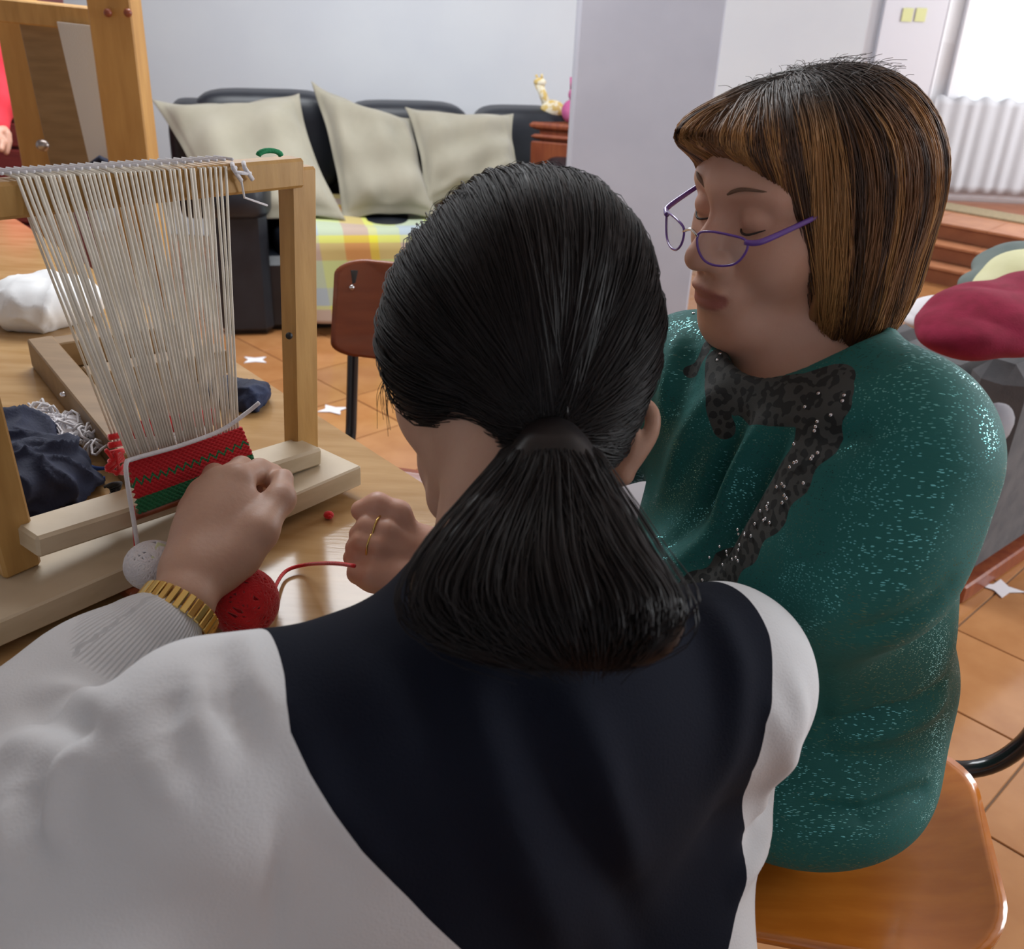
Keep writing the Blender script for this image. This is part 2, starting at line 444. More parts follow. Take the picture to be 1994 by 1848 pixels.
stuff(rest.build('outer_tiles', M['tile'], floor))
# pillar
pl_l = YP(1138, 0, 3.55); pl_r = YP(1419, 0, 3.55)
pw = pl_r[0] - pl_l[0]
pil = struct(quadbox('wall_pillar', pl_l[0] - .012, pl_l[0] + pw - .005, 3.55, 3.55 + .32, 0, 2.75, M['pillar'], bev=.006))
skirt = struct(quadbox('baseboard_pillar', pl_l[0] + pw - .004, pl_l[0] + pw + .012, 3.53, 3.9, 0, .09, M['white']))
# right rear: wall, door leaf with stickers, glazed door with curtain, steps
wr = struct(quadbox('wall_rear', 1.60, 2.42, RY, RY + .12, 0, 2.75, M['white']))
def dx(px, py=0, y=RY): return YP(px, py, y)[0]
door = struct(quadbox('door_1', dx(1700, 100), dx(1838, 20), RY - .05, RY - .005, .26, 2.4, M['lilac'], bev=.004))
for k, px in enumerate((1767, 1793)):
    c = YP(px, 29, RY - .055); s = mesh('sticker', *obox(c, [A(1, 0, 0), A(0, 1, 0), A(0, 0, 1)], (.029, .0015, .034), .001), M['sticker'])
    keep(s, door)
xl = dx(1838, 20) + .005
win = struct(quadbox('window_1', xl + .10, xl + .17, RY - .05, RY, .26, 2.5, M['white'], bev=.004))
for nm, a, b, z0, z1 in (('window_frame', xl, xl + .012, .26, 2.5), ('window_frame', xl + 1.0, xl + 1.08, .26, 2.5), ('window_rail', xl + .17, xl + 1.0, .26, .40), ('window_rail', xl + .17, xl + 1.0, 2.3, 2.5)):
    quadbox(nm, a, b, RY - .045, RY, z0, z1, M['white'], win, .004)
quadbox('pane', xl + .17, xl + 1.0, RY - .02, RY - .012, .4, 2.3, M['pane'], win)
quadbox('pane', xl + .012, xl + .10, RY - .02, RY - .012, .26, 2.3, M['pane'], win)
wr2 = struct(quadbox('wall_right', xl + 1.08, 4.2, RY, RY + .12, 0, 2.75, M['white']))
# sheer half curtain with folds
zt = YP(1930, 193, RY - .09)[2]; nx, nz = 120, 12; Vc = []; xa, xb = xl + .02, xl + 1.02
for j in range(nz + 1):
    for i in range(nx + 1):
        x = xa + (xb - xa) * i / nx; z = zt - (zt - .30) * j / nz
        Vc.append((x, RY - .09 + .007 * math.sin(i * .62 + .4 * math.sin(i * .23)) * (.6 + .4 * j / nz), z + (.012 * math.sin(i * .41) if j == 0 else 0)))
Fc = [(j * (nx + 1) + i, j * (nx + 1) + i + 1, (j + 1) * (nx + 1) + i + 1, (j + 1) * (nx + 1) + i) for j in range(nz) for i in range(nx)]
cu = mesh('half_curtain', Vc, Fc, M['sheer'], None, True); tag(cu, 'white half curtain in vertical folds over the lower glazed door', 'curtain')
md = cu.modifiers.new('thickness', 'SOLIDIFY'); md.thickness = .003
# steps
sdir = nrm(Z(1994, 470, .2) - Z(1790, 432, .2)); sdir[2] = 0; sdir = nrm(sdir); sn = np.cross(A(0, 0, 1), sdir)
sbase = Z(1790, 545, 0); rise = .085; run = .13
stairs = struct(mesh('floor_step', *prism([tuple((sbase + sdir * a + sn * b)[:2]) for a, b in ((-1.0, 3 * run), (1.7, 3 * run), (1.7, 2.2), (-1.0, 2.2))], -.002, 3 * rise - .01), M['riser']))
for k in range(3):
    o = sbase + sn * (k * run)
    q = [tuple((o + sdir * a + sn * b)[:2]) for a, b in ((-1.0, 0), (1.7, 0), (1.7, run + (1.4 if k == 2 else .01)), (-1.0, run + (1.4 if k == 2 else .01)))]
    r_ = mesh('riser', *prism(q, k * rise + .0, (k + 1) * rise - .012), M['riser']); keep(r_, stairs)
    for t in range(9):
        a0, a1 = -1.0 + t * .3, -1.0 + (t + 1) * .3 - .004
        q = [tuple((o + sdir * a + sn * b)[:2]) for a, b in ((a0, -.012), (a1, -.012), (a1, run - .013 if k < 2 else .34), (a0, run - .013 if k < 2 else .34))]
        keep(mesh('step_tile', *prism(q, (k + 1) * rise - .012, (k + 1) * rise), M['steptile']), stairs)
mt = Z(1880, 412, 3 * rise + .004)
mm = MB(); mm.box(mt + sdir * .25 + sn * .05, [sdir, sn, A(0, 0, 1)], (.55, .10, .006), .003)
matc = mm.build('door_mat', mat('door_mat_fibre', (.35, .26, .15), .95, (.25, .2, .12), 60)); tag(matc, 'flat brown door mat on the landing above the tiled steps', 'mat')

# ================================================================ SOFA
th = math.radians(13); sx = A(math.cos(th), math.sin(th), 0); sy = A(-math.sin(th), math.cos(th), 0); sz = A(0, 0, 1)
S0 = A(-1.17, 3.66, 0)
def SP(a, b, c): return S0 + sx * a + sy * b + sz * c
sofa = thing('sofa', SP(.8, .4, 0), 'black leather sofa along the white wall under plaid throw', 'sofa')
def soft(name, c, h, bev, m, parent, ax=None, smooth=True):
    """rounded padded block"""
    ax = ax or [sx, sy, sz]; s = Sdf(); b = min(bev, min(h) * .95); n = 14; V = []; nu = 28; nv = 18
    for j in range(nv + 1):
        ph = math.pi * j / nv - math.pi / 2
        for i in range(nu):
            t = 2 * math.pi * i / nu; e = .42
            f = lambda w: math.copysign(abs(w) ** e, w)
            q = (f(math.cos(ph)) * f(math.cos(t)) * h[0], f(math.cos(ph)) * f(math.sin(t)) * h[1], f(math.sin(ph)) * h[2])
            V.append(A(*c) + sum(q[k] * ax[k] for k in range(3)))
    Fc = [(j * nu + i, j * nu + (i + 1) % nu, (j + 1) * nu + (i + 1) % nu, (j + 1) * nu + i) for j in range(nv) for i in range(nu)]
    o = mesh(name, V, Fc, m, None, smooth); keep(o, parent); return o
def sbox(name, a0, a1, b0, b1, c0, c1, m=None, bev=.03):
    V, Fc = obox(SP((a0 + a1) / 2, (b0 + b1) / 2, (c0 + c1) / 2), [sx, sy, sz], ((a1 - a0) / 2, (b1 - b0) / 2, (c1 - c0) / 2), bev)
    return keep(mesh(name, V, Fc, m or M['leather']), sofa)
LEN = 1.62
sbox('base', .02, LEN - .02, .05, .9, .0, .30)
sbox('back_frame', -.02, LEN, .72, .95, .1, .72, bev=.06)
for a in (0, 1):
    x = .10 if a == 0 else LEN - .08
    sbox('arm_panel', x - .10, x + .10, 0, .85, 0, .50, bev=.03)
    soft('arm_pad', SP(x, .40, .53), (.125, .44, .085), .08, M['leather'], sofa)
for k in range(2):
    soft('seat_cushion', SP(.20 + .32 + k * .63, .38, .345), (.31, .35, .075), .06, M['leather'], sofa)
for k, (top, x0, x1) in enumerate(((.845, -.10, .52), (.81, .52, 1.10), (.80, 1.10, 1.56))):
    soft('back_cushion', SP((x0 + x1) / 2, .72, top - .21), ((x1 - x0) / 2 - .005, .13, .21), .1, M['leather'], sofa)
soft('back_wing', SP(-.09, .72, .56), (.10, .16, .24), .1, M['leather'], sofa)
soft('back_wing', SP(LEN + .0, .74, .52), (.10, .16, .22), .1, M['leather'], sofa)

# plaid throw: one folded cloth over the seat and down the front
pm = mat('plaid_cotton', (.5, .5, .4), .9)
tcn = node(pm, 'ShaderNodeUVMap'); sp = node(pm, 'ShaderNodeSeparateXYZ'); lk(pm, tcn.outputs[0], sp.inputs[0])
def ramp(m, fac, stops, interp='CONSTANT'):
    r = node(m, 'ShaderNodeValToRGB'); r.color_ramp.interpolation = interp; cr = r.color_ramp
    while len(cr.elements) < len(stops): cr.elements.new(.5)
    for e, (p, c) in zip(cr.elements, stops): e.position = p; e.color = (*c, 1)
    lk(m, fac, r.inputs[0]); return r.outputs[0]
fx = mth(pm, 'FRACT', mth(pm, 'MULTIPLY', sp.outputs[0], 2.2)); fyv = mth(pm, 'FRACT', mth(pm, 'MULTIPLY', sp.outputs[1], 2.4))
Yw, Pl, Gy, Or = (.62, .58, .04), (.46, .52, .22), (.33, .39, .43), (.50, .24, .08)
c1 = ramp(pm, fx, [(0, Gy), (.28, Pl), (.5, Or), (.72, Yw), (.8, Pl)]); c2 = ramp(pm, fyv, [(0, Pl), (.22, Gy), (.5, Yw), (.56, Or), (.8, Pl)])
lk(pm, mixc(pm, .5, c1, c2), bsdf(pm).inputs['Base Color'])
nu, nv = 60, 50; Vt = []; UV = []
for j in range(nv + 1):
    v = j / nv
    for i in range(nu + 1):
        u = i / nu; a = .215 + 1.2 * u
        run_ = v * 1.16
        drop = .30 - .18 * u + .05 * math.sin(u * 5)
        if run_ < .58: b = .60 - run_; c = .425 + .012 * math.sin(u * 9 + v * 3)
        elif run_ < .66:
            t = (run_ - .58) / .08; b = .02 - .05 * math.sin(t * 1.57); c = .425 - .06 * (1 - math.cos(t * 1.57))
        else:
            t = (run_ - .66) / .5; b = -.035 - .012 * math.sin(u * 21) * t; c = .365 - drop * t
        a += (.10 * v * (1 - u)) if True else 0
        Vt.append(SP(a, b, c)); UV.append((u * 1.2, run_))
Ft = [(j * (nu + 1) + i, (j + 1) * (nu + 1) + i, (j + 1) * (nu + 1) + i + 1, j * (nu + 1) + i + 1) for j in range(nv) for i in range(nu)]
thr = mesh('plaid_throw', Vt, Ft, pm, None, True)
uvl = thr.data.uv_layers.new(name='uv')
for lp in thr.data.loops: uvl.data[lp.index].uv = UV[lp.vertex_index]
md = thr.modifiers.new('thickness', 'SOLIDIFY'); md.thickness = .006
tag(thr, 'yellow, green and grey plaid throw spread over the sofa seat', 'throw')

def pillow(name, corners, thick, label, seed, wr=.015):
    """four corner points (TL, TR, BR, BL) -> padded cushion with a flat flange"""
    TL, TR, BR, BL = corners; n = 34; V = []
    nrmv = nrm(np.cross(TR - TL, BL - TL)); nrmv = nrmv if nrmv[1] < 0 else -nrmv
    r = np.random.RandomState(seed); ph = r.rand(6) * 6.28
    for side in (1, -1):
        for j in range(n + 1):
            for i in range(n + 1):
                u, v = i / n, j / n
                uu, vv = 2 * u - 1, 2 * v - 1
                sag = .055 * (1 - uu ** 2) * abs(vv) ** 3; sa2 = .055 * (1 - vv ** 2) * abs(uu) ** 3
                u2 = u - sa2 * np.sign(uu); v2 = v - sag * np.sign(vv)
                p = (TL * (1 - u2) + TR * u2) * (1 - v2) + (BL * (1 - u2) + BR * u2) * v2
                iu, iv = min(1, abs(uu) / .91), min(1, abs(vv) / .91)
                t = thick * ((1 - iu ** 4) * (1 - iv ** 4)) ** .45
                w = wr * (math.sin(u * 9 + v * 7 + ph[0]) * math.sin(u * 5 - v * 11 + ph[1]) + .6 * math.sin(15 * (u + .5 * v) + ph[2]))
                edge = (1 - iu ** 2) * (1 - iv ** 2)
                t += .004 + w * min(1, edge * 4) * (1 if side > 0 else 0)
                flut = .006 * math.sin(16 * u + ph[3]) * abs(vv) ** 6 + .006 * math.sin(16 * v + ph[4]) * abs(uu) ** 6
                V.append(p + nrmv * (side * max(t, .004) + flut))
    m_ = (n + 1) ** 2; Fc = []
    for s in (0, 1):
        for j in range(n):
            for i in range(n):
                q = (j * (n + 1) + i, j * (n + 1) + i + 1, (j + 1) * (n + 1) + i + 1, (j + 1) * (n + 1) + i); q = tuple(s * m_ + k for k in q)
                Fc.append(q[::-1] if s == 0 else q)
    ring = [i for i in range(n)] + [j * (n + 1) + n for j in range(n)] + [n * (n + 1) + i for i in range(n, 0, -1)] + [j * (n + 1) for j in range(n, 0, -1)]
    for a, b in zip(ring, ring[1:] + ring[:1]): Fc.append((a, b, b + m_, a + m_))
    o = mesh(name, V, Fc, M['cush'], None, True); tag(o, label, 'cushion', 'cream cushions on the sofa'); return o
pillow('sofa_cushion', [YP(297, 198, 4.18), YP(583, 183, 4.26), YP(672, 425, 3.88), YP(420, 452, 3.74)], .075, 'large cream cushion at the left end of the sofa, behind the small loom', 1)
pillow('sofa_cushion', [YP(606, 160, 4.32), YP(802, 232, 4.36), YP(856, 425, 4.02), YP(668, 432, 3.96)], .075, 'cream cushion tipped on its corner in the middle of the sofa', 2)
pillow('sofa_cushion', [YP(789, 208, 4.36), YP(1000, 222, 4.44), YP(1020, 352, 4.22), YP(826, 405, 4.05)], .07, 'smaller cream cushion at the right end of the sofa', 3)

# ================================================================ CABINET + PLUSH
cb = nrm(A(1, -.28, 0)); cbn = np.cross(A(0, 0, 1), cb)
ct = YP(1020, 236, 4.55); ch = ct[2]
cab = thing('cabinet', (*(ct + cb * .25 + cbn * .2)[:2], 0), 'dark mahogany cabinet between sofa and pillar', 'cabinet')
def cbx(name, a0, a1, b0, b1, c0, c1, m, bev=.004):
    V, Fc = obox(ct * A(1, 1, 0) + cb * (a0 + a1) / 2 + cbn * (b0 + b1) / 2 + A(0, 0, (c0 + c1) / 2), [cb, cbn, A(0, 0, 1)], ((a1 - a0) / 2, (b1 - b0) / 2, (c1 - c0) / 2), bev)
    return keep(mesh(name, V, Fc, m), cab)
cbx('body', .0, .5, .02, .42, 0, ch - .03, M['cabinet']); cbx('top', -.02, .52, 0, .44, ch - .03, ch, M['cabinet'], .01)
cbx('door', .02, .24, -.0, .02, .06, ch - .08, M['cabinet']); cbx('door', .26, .48, -.0, .02, .06, ch - .08, M['cabinet'])
cbx('moulding', -.01, .51, .0, .03, ch - .07, ch - .05, M['cabinet'], .008)
cp = MB(); 
for s in (.215, .285): MB().ball(ct * A(1, 1, 0) + cb * s + cbn * -.012 + A(0, 0, ch * .55), .012).build('knob', M['gold'], cab, True)

g0 = YP(1075, 232, 4.62); g0[2] = ch
gi = thing('plush_giraffe', g0, 'small yellow and white spotted soft toy on the cabinet', 'soft toy')
def gp(a, c): return g0 + cb * a + A(0, 0, c)
MB().ball(gp(.0, .045), (.055, .035, .042)).build('toy_body', M['teeth'], gi, True)
MB().tube([gp(-.02, .05), gp(-.045, .10), gp(-.07, .15)], [.022, .018, .02], 12).ball(gp(-.065, .155), (.028, .022, .02)).build('toy_head', M['teeth'], gi, True)
for a in (-.03, .05):
    MB().tube([gp(a, .04), gp(a + .02, .006)], [.014, .012], 8).build('leg', M['teeth'], gi, True)
MB().tube([gp(-.075, .165), gp(-.085, .185)], .006, 6).tube([gp(-.055, .17), gp(-.06, .19)], .006, 6).build('horn', M['teeth'], gi, True)
h0 = YP(1112, 236, 4.55); h0[2] = ch
pk = thing('plush_pink', h0, 'pink and purple soft toy beside the pillar on the cabinet', 'soft toy')
MB().ball(h0 + A(0, 0, .05), (.045, .04, .05)).build('toy_body', M['pink'], pk, True)
MB().ball(h0 + A(.015, 0, .12), (.035, .032, .035)).tube([h0 + A(.0, 0, .14), h0 + A(-.01, 0, .19)], [.014, .008], 8).build('toy_head', M['pink'], pk, True)

# ================================================================ LEFT: dark red cabinet, red cardigan, floor loom
lc = thing('shutter_cabinet', (-2.45, 4.2, 0), 'dark red cabinet with horizontal slats at the left edge', 'cabinet')
lx1 = YP(82, 430, 3.9)[0]; lx0 = lx1 - 1.1
keep(quadbox('carcass', lx0, lx1, 3.93, 4.4, 0, 1.75, M['darkred']), lc)
for k in range(17):
    keep(quadbox('slat', lx0 + .02, lx1 - .02, 3.90, 3.928, .06 + k * .098, .06 + k * .098 + .088, M['darkred'], None, .006), lc)
rc = P(-14, 190, 3.0)
s = Sdf(); s.cap(P(-40, 90, 3.2), P(-10, 190, 3.2), .09, .07, .03).cap(P(-10, 190, 3.2), P(-14, 246, 3.16), .055, .05, .03).ell(P(-60, 160, 3.25), np.eye(3), (.12, .08, .2), .04)
V, Q = nets(s, *s.bounds(), .008); V = V + grad(s, V) * (vnoise(V, 60, 3) * .004)[:, None]
pr = thing('person', P(-40, 250, 3.2), 'person mostly out of frame at the left edge, only red sleeve and hand showing', 'person')
keep(meshq('sleeve', V, Q, M['redcloth']), pr)
s = Sdf(); s.cap(P(-14, 246, 3.16), P(2, 262, 3.15), .035, .03, .02)
for k in range(4): s.chain([P(0, 262, 3.15), P(14 - k, 262 + k * 8, 3.13), P(18 - 2 * k, 275 + k * 7, 3.13)], [.014, .012, .009], .006)
s.chain([P(-8, 255, 3.13), P(4, 278, 3.11), P(2, 290, 3.10)], [.014, .012, .01], .006)
V, Q = nets(s, *s.bounds(), .005); keep(meshq('hand', V, Q, M['skinl']), pr)

# big floor loom behind the table
bl = thing('floor_loom', (*YP(260, 320, 2.35)[:2], 0), 'tall honey-coloured wooden floor loom strung with white warp', 'loom')
def beam(name, p, q, wx, wy, m, parent, side=None, bev=.003):
    f, a, u = axes(q - p, side if side is not None else (0, -1, 0))
    V, Fc = obox((p + q) / 2, [f, a, u], (np.linalg.norm(q - p) / 2, wx / 2, wy / 2), bev); return keep(mesh(name, V, Fc, m), parent)
bp = YP(262, 320, 2.35); bt = YP(222, 0, 2.35); bdir = (bt - bp) / np.linalg.norm(bt - bp)
beam('post', bp - bdir * ((bp[2] - .0) / bdir[2]), bt + bdir * .3, .095, .07, M['bigwood'], bl)
lp_ = YP(85, 325, 2.62); lt = YP(32, 20, 2.62); ld = nrm(lt - lp_)
beam('post', lp_ - ld * (lp_[2] / ld[2]), lt + ld * .3, .085, .06, M['bigwood'], bl)
beam('inner_board', YP(170, 340, 2.56), YP(105, 20, 2.56), .17, .03, M['board'], bl)
beam('top_beam', YP(-40, 14, 2.48), YP(190, 38, 2.48), .055, .05, M['oak'], bl, (0, 0, 1))
mb = MB()
for k in range(26):
    x = k / 25; mb.tube([YP(112 + 66 * x, 42 + 8 * x, 2.44), YP(178 + 44 * x, 330, 2.44)], .0019, 5)
o = stuff(mb.build('warp_threads', mat('floor_loom_warp', (.62, .60, .58), .9), bl))
MB().ball(YP(83, 283, 2.42), (.016, .012, .014)).build('wing_nut', M['screw'], bl, True)
for px in (210, 249): MB().ball(YP(px, 25, 2.30), (.009, .008, .009)).build('screw', M['cabinet'], bl, True)
MB().tube([YP(183, 322, 2.4), YP(196, 312, 2.38), YP(210, 320, 2.4)], .012, 8).build('cloth_roll', M['navy'], bl, True)
# low cross beam of the floor loom
beam('cross_beam', A(bp[0], 2.37, .35), A(YP(85, 325, 2.62)[0] - .05, 2.62, .35), .07, .05, M['bigwood'], bl, (0, 0, 1))

# ================================================================ TABLE
TZ = .76
k_ = (H - TZ) / .71
tc_ = A(-.224, 1.449, 0) * k_; td = nrm(A(-.66, .75, 0)); tn = A(td[1], -td[0], 0)      # far edge runs along td
tn = tn if tn @ A(0, -1, 0) > 0 else -tn
table = thing('work_table', tuple((tc_ + td * .6 + tn * .5) * A(1, 1, 0)), 'large varnished honey-beech table under the small loom', 'table')
tr1, tr2, tr3 = Z(900, 985, TZ), Z(900, 1180, TZ), Z(640, 1420, TZ)
poly = [tc_, tc_ + td * 1.75, tc_ + td * 1.75 + tn * 1.5, Z(-330, 1750, TZ), Z(150, 1560, TZ), tr3, tr2, tr1]
poly = [tuple(p[:2]) for p in poly]
V, Fc = prism(poly[::-1] if True else poly, TZ - .028, TZ)
top = mesh('table_top', V, Fc, M['table']); keep(top, table)
import bmesh
bmx = bmesh.new(); bmx.from_mesh(top.data); bmesh.ops.recalc_face_normals(bmx, faces=bmx.faces)
bmesh.ops.bevel(bmx, geom=bmx.edges[:], offset=.004, segments=2, affect='EDGES'); bmx.to_mesh(top.data); bmx.free()
for a, b in ((.10, .12), (1.6, .12), (1.6, 1.05)):
    p = tc_ + td * a + tn * b; keep(mesh('leg', *obox(A(p[0], p[1], TZ / 2 - .015), [td, tn, A(0, 0, 1)], (.025, .025, TZ / 2 - .015), .003), M['oak']), table)
# small grey side table
e0, e1_ = Z(1165, 985, TZ), Z(1250, 1035, TZ); ed = nrm(e1_ - e0); en = np.cross(A(0, 0, 1), ed); en = en if en @ A(1, 1, 0) > 0 else -en
st = thing('side_table', tuple((e0 + ed * .02 + en * .12) * A(1, 1, 0)), 'small grey-topped table with pale blue edging between the two women', 'table')
q = [tuple((e0 + ed * a + en * b)[:2]) for a, b in ((-.18, .006), (.10, .006), (.10, .22), (-.18, .22))]
keep(mesh('table_top', *prism(q, TZ - .02, TZ), M['paper']), st)
keep(mesh('edge_trim', *obox(e0 + ed * -.04 + A(0, 0, -.008), [ed, en, A(0, 0, 1)], (.14, .006, .012), .002), M['lightblue']), st)
for a in (-.15, .07): 
    p = e0 + ed * a + en * .12; keep(mesh('leg', *obox(A(p[0], p[1], TZ / 2 - .01), [ed, en, A(0, 0, 1)], (.012, .012, TZ / 2 - .01), .002), M['black_metal']), st)

# ================================================================ SMALL LOOM
pR = A(-.323, 1.337, 0) * k_; pL = A(-.590, .985, 0) * k_
lf = nrm(pR - pL); ln = A(lf[1], -lf[0], 0)                     # ln: toward the viewer
BZ = TZ + .012; PT = BZ + .026                                # plank bottom / top
loom = thing('table_loom', tuple((pR + pL) / 2 * A(1, 1, 0) + A(0, 0, TZ)), 'small wooden frame loom with white warp and red and green weaving', 'loom')
# base plank
a0 = plane(-30, 1275, A(0, 0, BZ), A(0, 0, 1)); a1 = plane(705, 945, A(0, 0, BZ), A(0, 0, 1)); pd = nrm((a1 - a0) * A(1, 1, 0)); pn = A(pd[1], -pd[0], 0)
wd_ = .088
c = (a0 + a1) / 2 - pn * wd_ / 2 - pd * .02; c[2] = (BZ + PT) / 2
V, Fc = obox(c, [pd, pn, A(0, 0, 1)], (np.linalg.norm(a1 - a0) / 2 + .02, wd_ / 2, .013), .002); keep(mesh('base_plank', V, Fc, M['pine']), loom)
for px, py in ((8, 1238), (285, 1150)):
    f = Z(px, py, TZ + .006) - pn * .02
    MB().box(A(f[0], f[1], TZ + .006), [pd, pn, A(0, 0, 1)], (.018, .022, .006), .002).build('foot', M['cabinet'], loom)
Rb = A(pR[0], pR[1], PT); Rt = plane(578, 338, pR + ln * 0 + lf * .012, ln)
Lb = A(pL[0], pL[1], PT); Lt = plane(-150, 398, pL, ln)
pw_, pt_ = .024, .036
beam('post', Rb, Rt + nrm(Rt - Rb) * .008, pt_, pw_, M['oak'], loom, ln)
beam('post', Lb, Lt + nrm(Lt - Lb) * .008, pt_, pw_, M['oak'], loom, ln)
bR = plane(560, 333, pR, ln); bL = Lt
bR = bR + ln * .006; bL = bL + ln * .006
bar_dir = nrm(bR - bL)
beam('top_bar', bL - bar_dir * .03, bR + bar_dir * .008, .026, .030, M['oak'], loom, (0, 0, 1))
MB().ball(plane(563, 654, pR + ln * .0125, ln), (.004, .004, .004)).build('peg_hole', M['hairpin'], loom, True)
# lower crossbar, half lapped on the near side of the posts
cR = plane(603, 878, pR + ln * .022, ln); cL = plane(48, 1052, pL + ln * .022, ln)
beam('crossbar', cL, cR, .045, .022, M['pine'], loom, (0, 0, 1))
# the brown rod the weaving is stretched over
LP = pR + ln * .052
def lo_(px, py, o=0.0): return plane(px, py, LP + ln * o, ln)
MB().tube([lo_(262, 1006), lo_(470, 935)], .004, 8).build('rod', M['cabinet'], loom, True)
# weaving: a subdivided cloth with woven relief, coloured by rows
wm = mat('woven_wool', (.6, .01, .02), .95, bump=0, sheen=.3)
uvn = node(wm, 'ShaderNodeUVMap'); sp = node(wm, 'ShaderNodeSeparateXYZ'); lk(wm, uvn.outputs[0], sp.inputs[0])
nz_ = node(wm, 'ShaderNodeTexNoise'); nz_.inputs['Scale'].default_value = 60; lk(wm, uvn.outputs[0], nz_.inputs['Vector'])
vj = mth(wm, 'ADD', sp.outputs[1], mth(wm, 'MULTIPLY', mth(wm, 'SUBTRACT', nz_.outputs[0], .5), .07))
zig = mth(wm, 'MULTIPLY', mth(wm, 'PINGPONG', mth(wm, 'MULTIPLY', sp.outputs[0], 14.0), .5), .26)
zl = mth(wm, 'ABSOLUTE', mth(wm, 'SUBTRACT', mth(wm, 'ADD', vj, zig), .46))
isz = mth(wm, 'LESS_THAN', zl, .035); isg = mth(wm, 'GREATER_THAN', vj, .70)
fac = mth(wm, 'MAXIMUM', isz, isg)
lk(wm, mixc(wm, fac, (.55, .006, .014), (.012, .17, .06)), bsdf(wm).inputs['Base Color'])
nu, nv = 90, 40; V = []; UV = []
cTL, cTR, cBR, cBL = (250, 901), (472, 833), (500, 905), (272, 1002)
for j in range(nv + 1):
    for i in range(nu + 1):
        u, v = i / nu, j / nv
        x = (cTL[0] * (1 - u) + cTR[0] * u) * (1 - v) + (cBL[0] * (1 - u) + cBR[0] * u) * v + (random.uniform(-1.5, 1.5) if i in (0, nu) else 0)
        y = (cTL[1] * (1 - u) + cTR[1] * u) * (1 - v) + (cBL[1] * (1 - u) + cBR[1] * u) * v + 3 * math.sin(u * 3.1)
        V.append(lo_(x, y, .003 + .0012 * math.sin(v * nv * 1.57) * math.cos(i * 1.57 + j * 3.14))); UV.append((u, v))
Fq = [(j * (nu + 1) + i, (j + 1) * (nu + 1) + i, (j + 1) * (nu + 1) + i + 1, j * (nu + 1) + i + 1) for j in range(nv) for i in range(nu)]
wv = mesh('weaving', V, Fq, wm, None, True); keep(wv, loom); wv['label'] = 'red weaving with a green zigzag and a green band'
uvl = wv.data.uv_layers.new(name='uv')
for lp in wv.data.loops: uvl.data[lp.index].uv = UV[lp.vertex_index]
md = wv.modifiers.new('thickness', 'SOLIDIFY'); md.thickness = .004; md.offset = -1
# warp threads, front layer: each one a part
NF = 42
for k in range(NF):
    t = k / (NF - 1) + random.uniform(-.006, .006)
    xt = 55 + 385 * t; yt = 397 - 22 * t; yt0 = yt - 35; xb_ = 256 + 206 * t ** 1.05; yb = 899 - 62 * t
    ptop = lo_(xt - (xb_ - xt) / (yb - yt) * 43, yt0 - 8, -.032); pts = [ptop - ln * .024 + A(0, 0, .004), ptop + A(0, 0, .003), lo_(xt, yt, -.028), lo_((xt * 2 + xb_) / 3 + random.uniform(-2, 2), (2 * yt + yb) / 3), lo_(xb_, yb)]
    MB().tube(pts, .00145, 5).build('warp_thread', M['warp'], loom, True)
# back layer and the back of the weaving
BP = LP - ln * .085
def bo_(px, py, o=0.0): return plane(px, py, BP + ln * o, ln)
mb = MB()
for k in range(34):
    t = k / 33; xb_ = 225 + 200 * t; yb = 862 - 58 * t + random.uniform(-2, 2)
    ptop = lo_(60 + 385 * t, 352 - 18 * t, -.034) - ln * .03
    mb.tube([ptop, bo_(xb_, yb)], .0013, 5)
stuff(mb.build('rear_warp', M['warp'], loom, True))
mb = MB(); mg = MB()
for k in range(22):
    t = k / 21; x = 262 + 160 * t; y = 826 - 28 * t
    mb.tube([bo_(x, y - 4, .003), bo_(x + 1, y + 28, .003)], .0022, 5)
for r_ in range(4): mb.tube([bo_(212, 852 + r_ * 16, .002), bo_(240, 846 + r_ * 16, .002)], .0034, 6)
mb.tube([bo_(415, 800, .004), bo_(424, 842, .004), bo_(400, 858, .004)], .003, 6)
mb.build('rear_weaving', M['redyarn'], loom, True)
for r_ in range(3): mg.tube([bo_(256, 862 + 9 * r_, .002), bo_(408, 828 + 9 * r_, .002)], .0026, 6)
mg.build('rear_weaving_rows', M['whiteyarn'], loom, True)
mk = MB()
for k in range(9):
    a = random.uniform(0, 6.28); mk.tube([bo_(236, 940, .01), bo_(222 + 10 * math.cos(a), 950 + 9 * math.sin(a), .015), bo_(206 + 9 * math.cos(a), 958 + 10 * math.sin(a), .01)], .0016, 5, smoothn=4)
mk.build('yarn_ends', M['hairpin'], loom, True)
mk = MB()
for k in range(14):
    a = random.uniform(0, 6.28); mk.tube([bo_(236 + 6 * math.cos(a), 905 + 22 * math.sin(a), .01), bo_(216 + 10 * math.cos(a * 3), 900 + 24 * math.cos(a), .014)], .0022, 5)
mk.build('red_yarn_ends', M['redyarn'], loom, True)
# white weft yarn laid across, hanging at the left
def twist(pts, r, n=8):
    q = spline(pts, 14); return q
wy = [lo_(505, 784, .02), lo_(480, 804, .014), lo_(430, 838, .010), lo_(350, 868, .009), lo_(262, 893, .010), lo_(246, 903, .014), lo_(248, 940, .016), lo_(258, 1000, .016), lo_(268, 1062, .018)]
MB().tube(wy, .0023, 8, smoothn=8).build('weft_yarn', M['whiteyarn'], loom, True)
MB().tube([lo_(258, 985, .010), lo_(262, 1030, .012), lo_(266, 1080, .014)], .0022, 6, smoothn=5).build('loose_yarn', M['redyarn'], loom, True)
